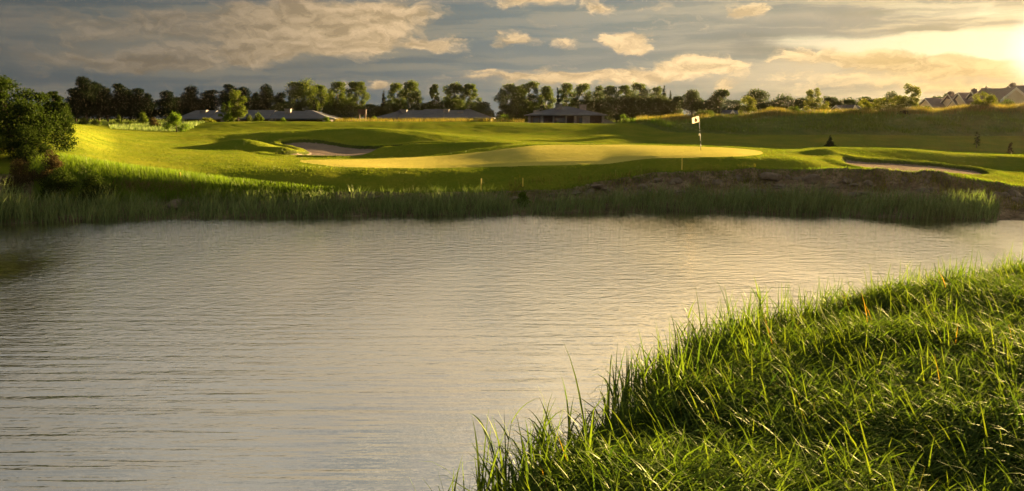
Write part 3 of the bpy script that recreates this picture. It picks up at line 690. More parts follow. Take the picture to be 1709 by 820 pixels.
# ---------------------------------------------------------------- trees
LM = {
 'pine': leafmat('pine_needles', (0.004, 0.007, 0.003), (0.012, 0.018, 0.006), 0.08, 0.15),
 'airy': leafmat('ash_leaves', (0.0217, 0.0322, 0.0074), (0.0620, 0.0713, 0.0155), 0.45, 0.25),
 'spruce': leafmat('spruce_needles', (0.0087, 0.0149, 0.0062), (0.0248, 0.0322, 0.0112), 0.15, 0.15),
 'oak': leafmat('oak_leaves', (0.0174, 0.0248, 0.0062), (0.0434, 0.0527, 0.0112), 0.32, 0.2),
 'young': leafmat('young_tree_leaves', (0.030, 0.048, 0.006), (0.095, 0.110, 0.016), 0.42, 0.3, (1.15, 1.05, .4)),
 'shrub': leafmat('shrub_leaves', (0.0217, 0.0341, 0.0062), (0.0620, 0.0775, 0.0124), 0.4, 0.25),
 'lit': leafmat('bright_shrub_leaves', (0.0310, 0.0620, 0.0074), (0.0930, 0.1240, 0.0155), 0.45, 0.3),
 'red': leafmat('red_brown_leaves', (0.020, 0.018, 0.007), (0.052, 0.040, 0.015), 0.15, 0.2, (1, .9, .6)),
 'hedge': leafmat('hawthorn_leaves', (0.006, 0.012, 0.003), (0.027, 0.038, 0.008), 0.25, 0.15, None, .6),
}
def lobes_for(kind, Wd, Ht, rg):
    Lb = []; r = Wd / 2
    if kind == 'pine':
        n = rg.integers(8, 12)
        for i in range(n):
            t = (i + .5) / n; z = Ht * (0.25 + 0.72 * t); spread = r * (1.0 - 0.60 * t ** 1.7)
            a = rg.uniform(0, 6.28); q = spread * rg.uniform(.15, .5)
            Lb.append((q * math.cos(a), q * math.sin(a), z, spread * rg.uniform(.6, .85), Ht * rg.uniform(.07, .12)))
        Lb.append((0, 0, Ht * .93, r * .35, Ht * .07))
        Lb.append((0, 0, Ht * .25, r * .8, Ht * .22)); Lb.append((0, 0, Ht * .55, r * .6, Ht * .22))
    elif kind == 'airy':
        n = rg.integers(17, 24)
        for i in range(n):
            t = (i + .5) / n + rg.normal(0, .03); t = min(.98, max(.02, t)); z = Ht * (0.32 + 0.62 * t); prof = math.sin(min(1, 0.22 + t * 0.80) * math.pi) ** .5 if t < .97 else .5
            a = i * 2.4 + rg.uniform(-.5, .5); q = r * prof * rg.uniform(.35, .72)
            rr = r * rg.uniform(.18, .38)
            Lb.append((q * math.cos(a), q * math.sin(a), z, rr, rr * rg.uniform(.6, 1.0)))
        Lb.append((rg.normal(0, .1 * r), 0, Ht * .93, r * .45, Ht * .07))
    elif kind == 'spruce':
        n = 9
        for i in range(n):
            t = i / (n - 1); z = Ht * (0.14 + .82 * t)
            Lb.append((rg.normal(0, .05 * r), rg.normal(0, .05 * r), z, r * (1 - .88 * t) * rg.uniform(.8, 1.1), Ht * .055))
    elif kind == 'oak':
        n = rg.integers(13, 18)
        for i in range(n):
            u = rg.random(); z = Ht * (0.12 + 0.76 * u); prof = math.sqrt(max(0.08, 1 - (max(0, (u - .35)) / .68) ** 2))
            a = i * 2.4 + rg.uniform(-.5, .5); q = r * prof * rg.uniform(.4, .68); rr = r * rg.uniform(.28, .42)
            Lb.append((q * math.cos(a), q * math.sin(a), z, rr, rr * .7))
        Lb.append((0, 0, Ht * .86, r * .42, Ht * .12)); Lb.append((0, 0, Ht * .5, r * .6, Ht * .34))
    elif kind == 'thorn':
        for i in range(34):
            u = rg.random() ** .8; z = Ht * (0.06 + 0.88 * u); prof = math.sqrt(max(0.05, 1 - (max(0, (u - .25)) / .78) ** 1.6))
            a = rg.uniform(0, 6.28); q = r * prof * rg.uniform(.45, 1.0); rr = r * rg.uniform(.12, .27)
            Lb.append((q * math.cos(a), q * math.sin(a), z, rr, rr * rg.uniform(.5, .9)))
        Lb.append((0, 0, Ht * .45, r * .72, Ht * .40)); Lb.append((r * .4, 0, Ht * .3, r * .5, Ht * .26))
    elif kind == 'young':
        n = rg.integers(11, 15)
        for i in range(n):
            t = (i + .5) / n; z = Ht * (0.16 + .80 * t); a = i * 2.4 + rg.uniform(-.6, .6)
            spread = r * (1 - .55 * t) * rg.uniform(.45, 1.0); rr = r * rg.uniform(.16, .30)
            Lb.append((spread * .75 * math.cos(a), spread * .75 * math.sin(a), z, rr, rr * rg.uniform(.6, 1.0)))
        Lb.append((0, 0, Ht * .4, r * .45, Ht * .2))
    else:
        n = rg.integers(9, 14)
        for i in range(n):
            u = rg.random(); z = Ht * (0.10 + .70 * u); prof = math.sqrt(max(.06, 1 - u ** 2)); a = i * 2.4 + rg.uniform(-.5, .5)
            q = r * prof * rg.uniform(.3, .7); rr = r * rg.uniform(.25, .42)
            Lb.append((q * math.cos(a), q * math.sin(a), z, rr, min(rr * .8, Ht * .3)))
        Lb.append((0, 0, Ht * .55, r * .45, Ht * .38))
    return Lb
DENS = {'pine': 10, 'airy': 5.2, 'spruce': 9.0, 'oak': 8.5, 'young': 4.5, 'thorn': 7.5, 'shrub': 5.5}
def crown(Lb, ls, count, rg, droop=0.0):
    w = np.array([a[3] ** 2 * 1.0 + a[3] * a[4] for a in Lb]); w /= w.sum()
    k = rg.choice(len(Lb), count, p=w); A = np.array(Lb)[k]
    dv = rg.normal(0, 1, (count, 3)); dv /= np.linalg.norm(dv, axis=1)[:, None]
    # fluffy shell: each lobe is broken into smaller sprays
    rad = rg.random(count) ** 0.45 * (1 + rg.normal(0, .10, count))
    C_ = np.stack([A[:, 0] + dv[:, 0] * rad * A[:, 3], A[:, 1] + dv[:, 1] * rad * A[:, 3], A[:, 2] + dv[:, 2] * rad * A[:, 4]], -1)
    C_[:, 2] = np.maximum(C_[:, 2], ls * .3)
    a = rg.normal(0, 1, (count, 3)); a /= np.linalg.norm(a, axis=1)[:, None]
    b_ = np.cross(a, rg.normal(0, 1, (count, 3))); b_ /= np.linalg.norm(b_, axis=1)[:, None]
    sz = ls * rg.uniform(.55, 1.25, count)[:, None]
    V_ = np.stack([C_ - a * sz * .6, C_ + b_ * sz * .36, C_ + a * sz * .6, C_ - b_ * sz * .36], 1).reshape(-1, 3)
    q = (np.arange(count) * 4)[:, None] + np.arange(4)[None]
    return V_, q
ti = [0]
def tree(px, top, wpx, Y, kind, name, label, cat='tree', group=None, mat=None, dens=1.0, ground=None, lsf=1.0, shape=None, Hmin=None):
    ti[0] += 1; rg = np.random.default_rng(1000 + ti[0])
    p_ = at(px, top, Y); gx = p_.x; g = gz1(gx, Y) if ground is None else ground
    Ht = p_.z - g; Wd = wpx / F * Y
    e = empty(name, (gx, Y, g - 0.05), label, cat, group)
    Lb = lobes_for(shape or kind, Wd, Ht, rg)
    mb = MB(); lean = rg.normal(0, .03 * Ht, 2)
    isb = kind in ('shrub',) or shape == 'shrub'
    tr = max(0.02, Ht * (0.018 if kind in ('airy', 'young') else 0.026))
    nseg = 6; topf = .5 if isb else .9
    cv = [(lean[0] * t_ ** 2, lean[1] * t_ ** 2, Ht * topf * t_) for t_ in np.linspace(0, 1, nseg)]
    mb.tube(cv, [tr * (1.25 - 1.05 * t_) for t_ in np.linspace(0, 1, nseg)], 7)
    for (lx, ly, lz_, lr, lh) in Lb[:12]:
        zb = max(Ht * .12, lz_ * .62); tb = zb / (Ht * topf)
        if tb > .95: continue
        b0 = Vector((lean[0] * tb ** 2, lean[1] * tb ** 2, zb)); b1 = Vector((lx, ly, lz_)); mid = b0.lerp(b1, .5) + Vector((0, 0, -.04 * Ht))
        mb.tube([b0, mid, b1], [tr * .42, tr * .28, tr * .08], 5)
    mb.build('trunk', M_BARK, e, True)
    ls = max(0.05, Y * 0.00145) * lsf
    cnt = int(min(26000, max(350, DENS.get(shape or kind, 5) * dens * Wd * Ht / (ls * ls * .75))))
    V_, q = crown(Lb, ls, cnt, rg)
    npmesh('crown', V_, q, mat or LM[kind], e, smooth=False)
    return e

T = tree
TG = 'trees in the belt behind the lodges'
# dark pines, left
PN = 'dark pines at the left end of the tree belt'
pines = [(122, 148, 44, 182, 'left-hand outermost dark pine, just right of the small broadleaf tree'),
 (139, 129, 50, 180, 'tallest broad-topped dark pine of the left pine group'),
 (160, 137, 44, 188, 'dark pine with sloping shoulder right of the tallest pine'),
 (176, 147, 40, 184, 'short dark pine wedged between two higher pines of the left group'),
 (197, 139, 40, 180, 'narrow rounded dark pine in the middle of the left pine group'),
 (214, 149, 40, 187, 'dark pine with flat shoulder above the small reddish shrub'),
 (231, 147, 40, 181, 'dark pine with a twig sticking out at right above red shrub'),
 (246, 157, 32, 190, 'lowest dark pine at the right end of the dense pine clump'),
 (276, 152, 44, 186, 'dark rounded pine behind the bright green bush'),
 (297, 162, 36, 192, 'low dark pine between the bright bush and the left lodge'),
 (317, 145, 46, 184, 'dark dome-shaped pine over the left end of the left lodge'),
 (350, 150, 44, 188, 'dark flat-topped pine left of the orange-tinged young tree'),
 (382, 140, 40, 190, 'dark pine rising directly behind the orange-tinged young tree'),
 (404, 146, 42, 184, 'dark pine on the right shoulder of the orange-tinged young tree'),
 (428, 155, 30, 192, 'low dark pine right of the orange-tinged young tree'),
 (443, 143, 40, 184, 'dark pine with knobbly round top over the left lodge'),
 (469, 154, 34, 186, 'last dark pine before the light green airy trees begin')]
for (px, top, w, Y, lab) in pines: T(px, top, w * 1.25, Y, 'pine', 'pine_tree', lab, 'tree', PN)
airy = [(501, 136, 50, 182, 'first broad airy green tree right of the dark pines'),
 (531, 141, 34, 188, 'airy tree squeezed between two wider airy trees near the left lodge end'),
 (563, 136, 34, 184, 'left one of the two tall matching airy trees above the lodge end'),
 (595, 136, 36, 182, 'right one of the two matching airy trees, beside the wooden frame'),
 (545, 156, 26, 190, 'shorter thin airy tree below the two matching tall ones'),
 (662, 138, 30, 184, 'slim open airy tree just right of the lone spruce'),
 (686, 136, 38, 182, 'full airy tree over the left half of the middle lodge'),
 (757, 139, 38, 184, 'flat-topped airy tree over the right half of the middle lodge'),
 (784, 139, 30, 186, 'upright airy tree at the right end of the middle lodge'),
 (848, 140, 36, 180, 'airy tree with bare forked trunk in the gap between lodges'),
 (866, 143, 26, 186, 'thin airy tree just behind the bare forked trunk tree'),
 (884, 135, 36, 182, 'tallest airy tree left of the dark-walled lodge'),
 (911, 143, 28, 186, 'airy tree over the left roof end of the dark-walled lodge'),
 (946, 138, 28, 184, 'airy tree behind the roof of the dark-walled lodge, left of centre'),
 (973, 140, 32, 182, 'dense airy tree above the ridge of the dark-walled lodge'),
 (998, 143, 22, 188, 'slender airy tree over the right hip of the dark-walled lodge'),
 (1019, 143, 30, 184, 'airy tree above the stone ramp wall of the dark-walled lodge'),
 (1043, 142, 30, 186, 'airy tree directly above the small round bush'),
 (1067, 139, 36, 182, 'wide-crowned airy tree right of the round bush'),
 (1096, 145, 28, 186, 'last airy tree before the twin thin spruces')]
for (px, top, w, Y, lab) in airy: T(px, top, w * 1.45, Y, 'airy', 'ash_tree', lab, 'tree', TG)
T(725, 140, 26, 184, 'airy', 'ash_tree', 'dark-hearted narrow tree standing alone over the middle lodge', 'tree', TG, dens=1.5, mat=LM['oak'])
for (px, top, w, Y, lab) in [(640, 151, 20, 178, 'lone pointed spruce between the wooden frame and the middle lodge'), (819, 180, 26, 176, 'short dark spruce past the right end of the middle lodge'), (931, 146, 16, 180, 'dark narrow columnar spruce behind the dark-walled lodge'), (903, 160, 24, 184, 'dark spruce left of the dark-walled lodge chimney'),
 (1108, 143, 18, 182, 'taller of the twin thin spruces at the belt end'), (1119, 152, 16, 184, 'smaller of the twin thin spruces at the belt end'), (497, 165, 18, 176, 'small dark spruce beneath the first broad airy tree'), (524, 166, 20, 178, 'small dark spruce left of the two matching airy trees'), (697, 168, 24, 178, 'squat dark spruce over the middle of the middle lodge'), (787, 168, 28, 178, 'squat dark spruce at the right end of the middle lodge')]:
    T(px, top, w, Y, 'spruce', 'spruce_tree', lab, 'tree', TG)
# low trees filling the belt
lows = [(560, 172, 40), (585, 175, 34), (618, 177, 34), (630, 182, 30), (655, 174, 34), (675, 172, 34), (712, 175, 36), (740, 170, 44), (762, 168, 40), (805, 172, 34), (470, 176, 40), (508, 172, 34), (843, 178, 30), (862, 180, 34), (880, 172, 34), (1000, 170, 44), (1030, 168, 50), (1052, 163, 44), (1075, 166, 50), (1098, 165, 46), (1118, 168, 44), (1132, 163, 22), (975, 168, 40)]
lowl = ['understorey tree under the matching airy pair', 'understorey tree just left of the wooden frame', 'low tree right of the wooden frame', 'low pale tree beneath the lone spruce', 'low tree left of the middle lodge ridge', 'low tree over the left third of the middle lodge', 'low tree left of the alone narrow tree', 'low round tree over the right half of the middle lodge', 'low tree beneath the flat-topped airy tree', 'low tree stepping down at the right end of the middle lodge', 'low dark tree beneath the last dark pine', 'low tree beneath the first broad airy tree', 'low tree left of the bare forked trunk', 'low tree right of the bare forked trunk', 'low tree beneath the tallest airy tree', 'low tree behind the right hip of the dark-walled lodge', 'low dark tree behind the round bush, left side', 'low dark tree behind the round bush, right side', 'broad low dark tree right of the round bush', 'low dark tree beneath the twin spruces, left side', 'low dark tree at the right end of the belt', 'thin small tree at the very end of the belt', 'low dark tree behind the ridge of the dark-walled lodge']
for (px, top, w), lab in zip(lows, lowl): T(px, top - 4, w * 1.45, 172 + (px % 7), 'oak', 'low_tree', lab, 'tree', 'low trees filling the belt')
# parkland oaks
for (px, top, w, lab) in [(1156, 149, 44, 'rounded dark parkland tree left of the flag'), (1202, 147, 44, 'matching rounded dark parkland tree right above the flag'), (1180, 166, 40, 'lower dark tree bridging the two rounded parkland trees'), (1228, 166, 34, 'low dark tree right of the two rounded parkland trees')]:
    T(px, top, w * 1.15, 160, 'oak', 'parkland_tree', lab, 'tree', 'parkland trees behind the flag')
for (px, top, w, lab) in [(1268, 149, 46, 'dark spreading tree behind the leftmost yellow-green sapling'), (1311, 160, 48, 'low domed dark tree above the low grey roofs'), (1338, 163, 36, 'low dark tree left of the tall young crest tree'), (1386, 161, 36, 'dark tree right of the tall young crest tree'), (1412, 164, 34, 'low dark tree over the gabled cottage roof'), (1440, 161, 36, 'dark tree right of the gabled cottage'), (1466, 163, 34, 'low dark tree behind the crest shrubs'), (1488, 151, 34, 'smooth dark domed tree behind the crest shrubs'), (1566, 159, 34, 'far dark tree peeping over the first terrace roof'), (1582, 154, 24, 'small leafy tree beside the first terrace chimney'), (1545, 168, 26, 'low tree at the left end of the terrace roofs')]:
    T(px, top, w * 1.4, 185, 'oak', 'distant_tree', lab, 'tree', 'distant trees on the right')
# crest: young trees and shrubs
crest = [(1250, 160, 40, 104, 'young', 'leftmost yellow-green sapling on the golden crest'), (1285, 178, 26, 105, 'young', 'small yellow-green shrub right of the leftmost crest sapling'), (1358, 147, 40, 103, 'young', 'tall irregular young tree alone on the golden crest'), (1378, 170, 26, 104, 'young', 'bright small tree leaning on the tall young crest tree'),
 (1446, 168, 36, 104, 'young', 'first yellow-green shrub tree left of the double-topped sapling'), (1470, 163, 40, 103, 'young', 'second yellow-green shrub tree left of the double-topped sapling'), (1500, 160, 42, 104, 'young', 'dense yellow-green tree against the smooth dome tree'), (1523, 141, 46, 103, 'young', 'tallest wide sapling with straggling top left of the terrace'), (1592, 182, 28, 102, 'young', 'low yellow-green shrub in front of the terrace gables'), (1643, 154, 48, 101, 'young', 'glowing yellow-green tree before the large gabled house')]
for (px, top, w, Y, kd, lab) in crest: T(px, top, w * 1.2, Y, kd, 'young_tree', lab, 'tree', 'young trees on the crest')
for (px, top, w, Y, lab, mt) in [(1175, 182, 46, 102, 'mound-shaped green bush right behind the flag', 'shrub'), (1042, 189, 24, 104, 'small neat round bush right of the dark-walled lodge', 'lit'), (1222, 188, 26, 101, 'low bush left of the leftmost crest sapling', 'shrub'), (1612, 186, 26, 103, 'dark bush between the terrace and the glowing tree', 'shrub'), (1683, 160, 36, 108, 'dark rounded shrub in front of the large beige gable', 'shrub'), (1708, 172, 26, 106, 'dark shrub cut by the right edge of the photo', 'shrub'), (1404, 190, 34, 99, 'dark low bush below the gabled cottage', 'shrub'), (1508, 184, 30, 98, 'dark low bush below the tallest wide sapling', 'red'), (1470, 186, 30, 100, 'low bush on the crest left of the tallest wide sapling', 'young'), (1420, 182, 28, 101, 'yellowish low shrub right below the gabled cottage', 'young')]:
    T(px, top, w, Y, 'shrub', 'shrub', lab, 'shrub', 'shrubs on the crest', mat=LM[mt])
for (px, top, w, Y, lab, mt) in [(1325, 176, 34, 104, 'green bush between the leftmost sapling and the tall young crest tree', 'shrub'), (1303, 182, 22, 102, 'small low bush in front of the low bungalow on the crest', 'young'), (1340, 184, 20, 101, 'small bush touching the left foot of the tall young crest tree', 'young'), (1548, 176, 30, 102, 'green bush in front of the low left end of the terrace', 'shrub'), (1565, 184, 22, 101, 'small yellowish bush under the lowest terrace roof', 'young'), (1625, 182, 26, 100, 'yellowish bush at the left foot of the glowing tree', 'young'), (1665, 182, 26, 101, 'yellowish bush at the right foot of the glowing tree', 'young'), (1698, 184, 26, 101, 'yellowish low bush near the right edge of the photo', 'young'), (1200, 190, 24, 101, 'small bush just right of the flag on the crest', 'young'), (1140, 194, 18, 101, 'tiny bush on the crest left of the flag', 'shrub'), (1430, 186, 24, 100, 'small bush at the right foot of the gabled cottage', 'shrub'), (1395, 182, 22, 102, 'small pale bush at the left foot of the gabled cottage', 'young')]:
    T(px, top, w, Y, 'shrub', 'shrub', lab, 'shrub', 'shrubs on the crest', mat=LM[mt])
# saplings on the mown slope
T(1386, 225, 17, 76, 'spruce', 'sapling', 'tiny dark conifer sapling on the lawn above the right bunker mound', 'sapling', 'saplings on the mown slope', dens=.9)
T(1632, 218, 16, 78, 'young', 'sapling', 'thin nearly bare sapling on the slope right of the conifer sapling', 'sapling', 'saplings on the mown slope', dens=.35, mat=LM['shrub'])
T(1687, 237, 15, 66, 'young', 'sapling', 'small brownish sapling behind the right bunker mound', 'sapling', 'saplings on the mown slope', dens=.9, mat=LM['red'])
# left side
T(6, 127, 185, 37.5, 'thorn', 'hawthorn_tree', 'big dark leafy tree filling the left edge above the reeds', 'tree', mat=LM['hedge'], dens=3.0, lsf=1.9)
T(-75, 112, 150, 39, 'thorn', 'hawthorn_tree', 'leafy tree cut off by the left edge of the photo', 'tree', mat=LM['hedge'], lsf=1.7, dens=1.5)
T(88, 147, 66, 44, 'thorn', 'small_tree', 'small leafy tree on top of the left hill beside the big dark tree', 'tree', mat=LM['hedge'], dens=1.8)
T(40, 200, 90, 36.0, 'shrub', 'shrub', 'leafy green shrub under the big dark tree', 'shrub', mat=LM['hedge'], dens=1.0)
T(-30, 215, 100, 35.0, 'shrub', 'shrub', 'dark shrub at the left edge under the big tree', 'shrub', mat=LM['hedge'], dens=1.0)
T(82, 243, 60, 34.2, 'shrub', 'shrub', 'brown withered shrub right under the big dark tree', 'shrub', mat=LM['red'], dens=.9)
T(30, 258, 70, 33.4, 'shrub', 'shrub', 'tangled brownish shrub above the tall left reeds', 'shrub', mat=LM['red'], dens=.9)
T(95, 277, 80, 33.0, 'shrub', 'shrub', 'low dark green shrub behind the reeds on the left bank', 'shrub', mat=LM['hedge'])
T(155, 288, 80, 33.2, 'shrub', 'shrub', 'low dark shrub tapering toward the dead grass patch', 'shrub', mat=LM['hedge'])
T(292, 183, 44, 84, 'shrub', 'bush', 'bright leafy bush in front of the left end of the left lodge', 'bush', mat=LM['lit'])
T(256, 194, 28, 92, 'shrub', 'bush', 'dark reddish bush left of the bright leafy bush', 'bush', mat=LM['red'])
T(238, 184, 24, 110, 'shrub', 'bush', 'tall thin dark bush behind the reddish bush', 'bush')
for (px, top, w, lab) in [(138, 193, 20, 'small pale sapling bush nearest the left hill'), (160, 198, 24, 'second small bush in the row under the pines'), (188, 203, 26, 'low rounded bush in the middle of the row under the pines'), (216, 202, 26, 'low bush left of the dark reddish bush'), (198, 188, 12, 'thin upright bush against the pines')]:
    T(px, top, w, 96, 'shrub', 'bush', lab, 'bush', 'small bushes under the pines')
T(395, 150, 62, 112, 'young', 'young_tree', 'orange-tinged airy young tree in front of the left lodge', 'tree', mat=LM['airy'], dens=1.1)
T(378, 168, 34, 110, 'young', 'young_tree', 'yellow-green small tree left of the orange-tinged young tree', 'tree', dens=.9, mat=LM['lit'])
T(430, 184, 26, 113, 'shrub', 'bush', 'low bush right of the orange-tinged young tree', 'bush')
T(345, 196, 34, 101, 'shrub', 'bush', 'golden tufted bush at the end of the far lawn', 'bush', mat=LM['young'])
for (px, top, w, Y, lab) in [(473, 194, 14, 118, 'little bush left of the lodge chimney stack'), (545, 192, 16, 118, 'little bush at the right end of the left lodge'), (625, 192, 22, 118, 'little bush at the left end of the middle lodge'), (842, 192, 36, 112, 'low bush in the gap between the middle and dark-walled lodges'), (930, 203, 14, 108, 'small weed clump in front of the dark-walled lodge')]:
    T(px, top, w, Y, 'shrub', 'bush', lab, 'bush', 'small bushes round the lodges', mat=LM['lit'])
T(873, 314, 34, 34.9, 'shrub', 'waterside_bush', 'small green bush growing among the reeds at the far shore', 'bush', dens=.8, mat=LM['lit'], ground=0.0)

# ---------------------------------------------------------------- houses
M_SLATE = simple('slate', (0.065, 0.068, 0.075), 0.9, 0.2, 1.2, 0.4, 6)
M_SLATE2 = simple('brown_tile', (0.13, 0.10, 0.085), 0.9, 0.2, 1.2, 0.4, 6)
M_STONE = simple('pale_stone', (0.15, 0.135, 0.12), 0.9, 0.25, 2, .4, 8)
M_DARKW = simple('dark_cladding', (0.05, 0.035, 0.028), 0.8, 0.3, 2)
M_RENDER = simple('beige_render', (0.45, 0.37, 0.26), 0.9, 0.1, 1)
M_WHITE = simple('cream_paint', (0.50, 0.46, 0.38), 0.6, 0.04, 3)
M_WOOD = simple('dark_wood', (0.05, 0.028, 0.018), 0.8, 0.3, 5)
m, T_ = newmat('window_glass'); M_GLASS = m
out(T_, pbsdf(T_, Base_Color=(0.02, 0.022, 0.025, 1), Roughness=0.08).outputs[0])
def hip_roof(mb, x0, x1, y0, y1, ze, zr, hipl, hipr, ov=0.3, th=0.12):
    yc = (y0 + y1) / 2; A = [(x0 - ov, y0 - ov, ze), (x1 + ov, y0 - ov, ze), (x1 + ov, y1 + ov, ze), (x0 - ov, y1 + ov, ze)]
    Rg = [(x0 - ov + hipl, yc, zr), (x1 + ov - hipr, yc, zr)]
    low = [(a, b_, c_ - th) for a, b_, c_ in A]
    mb.add(A + Rg + low, [(0, 1, 5, 4), (1, 2, 5), (2, 3, 4, 5), (3, 0, 4), (6, 7, 1, 0), (7, 8, 2, 1), (8, 9, 3, 2), (9, 6, 0, 3), (9, 8, 7, 6)])
def lodge(label, px0, px1, Y, ridge_py, eave_py, modules, depth=9, wallm=M_DARKW, hips=(3.5, 3.5), chim=(), piers=(), doors=()):
    p0 = at(px0, eave_py, Y); p1 = at(px1, eave_py, Y); ze = p0.z; zr = at(px0, ridge_py, Y + depth / 2).z
    cx = (p0.x + p1.x) / 2; g = min(gz1(p0.x, Y), gz1(p1.x, Y), gz1(cx, Y)) - .1
    if ze - g < 2.1: g = ze - 2.3
    e = empty('lodge', (cx, Y, g), label, 'house', 'low lodges with slate roofs')
    x0 = p0.x - cx; x1 = p1.x - cx; ze -= g; zr -= g
    w = MB(); w.box(x0 + .3, x1 - .3, .9, depth, 0, ze - .13); w.build('wall', wallm, e)
    n = modules; bw = (x1 - x0) / n
    for i in range(n):
        dz = [0, -.14, .05, -.1, .06][i % 5] if n > 1 else 0
        mb = MB(); hip_roof(mb, x0 + i * bw + (.32 if i else 0), x0 + (i + 1) * bw - (.32 if i < n - 1 else 0), 0.02 * i, depth, ze + .01 * i, zr + dz, hips[0] if i == 0 else .001, hips[1] if i == n - 1 else .001)
        mb.build('roof', M_SLATE, e)
    for (fx, w_) in piers:
        x = x0 + (x1 - x0) * fx; b_ = MB(); b_.box(x - w_ / 2, x + w_ / 2, .15, .9, 0, ze - .14); b_.build('pier', M_STONE, e)
    for i in range(int((x1 - x0) / 3.2)):
        x = x0 + 1.6 + i * 3.2; f = MB(); f.box(x - .9, x + .9, .82, .895, ze * .15, ze * .85); fo = f.build('window', M_WOOD, e)
        q = MB(); q.box(x - .8, x - .03, .78, .815, ze * .18, ze * .82); q.box(x + .03, x + .8, .78, .815, ze * .18, ze * .82); q.build('pane', M_GLASS, fo)  # dark glass also stands in for the shade inside the veranda openings
    for (fx, hh3) in chim:
        x = x0 + (x1 - x0) * fx; b_ = MB(); b_.box(x - .45, x + .45, depth * .30, depth * .30 + .8, ze + .6, zr + hh3); b_.box(x - .52, x + .52, depth * .30 - .07, depth * .30 + .87, zr + hh3 + .002, zr + hh3 + .14)
        b_.build('chimney', M_STONE, e)
    return e, x0, x1, ze
lodge('long slate-roofed lodge at left, partly hidden by the orange-tinged tree', 296, 548, 128, 184.5, 198.2, 5, chim=((.13, -.1), (.70, 0.1)), piers=((.02, 1.2), (.3, .8), (.5, .8), (.62, .9), (.98, 1.0)), hips=(1.5, 4))
lodge('middle lodge with long stepped slate roof ending in a hip', 622, 822, 128, 183, 197.5, 5, chim=((.24, -.2), (.60, -.1), (.72, -.5)), piers=((.04, .9), (.2, .7), (.38, .7), (.52, .8), (.7, .8), (.87, 1.6)), hips=(5, 5))
e, x0, x1, ze = lodge('dark-walled lodge with a hipped slate roof and stone ramp wall', 880, 1010, 112, 178, 191.8, 1, depth=10, chim=((.13, -1.0), (.42, .15), (.62, -1.1), (.74, .1)), piers=((.03, .25), (.19, .35), (.34, .2), (.5, .2), (.62, .3), (.76, 1.0), (.98, .3)), hips=(5, 5))
r_ = MB(); r_.add([(x1 - .2, .2, 0), (x1 + 4.6, .2, 0), (x1 + .1, .2, ze * .75), (x1 - .2, .2, ze * .75), (x1 - .2, .6, 0), (x1 + 4.6, .6, 0), (x1 + .1, .6, ze * .75), (x1 - .2, .6, ze * .75)],
                  [(0, 1, 2, 3), (7, 6, 5, 4), (1, 5, 6, 2), (2, 6, 7, 3), (0, 4, 5, 1), (3, 7, 4, 0)]); r_.build('ramp_wall', M_STONE, e)
b_ = MB(); 
for k in range(8): b_.box(x0 + 4 + k * .8, x0 + 4.06 + k * .8, -.25, -.19, 0, 1.0)
b_.box(x0 + 3.9, x0 + 9.7, -.26, -.18, 1.002, 1.07); b_.build('railing', M_WOOD, e)

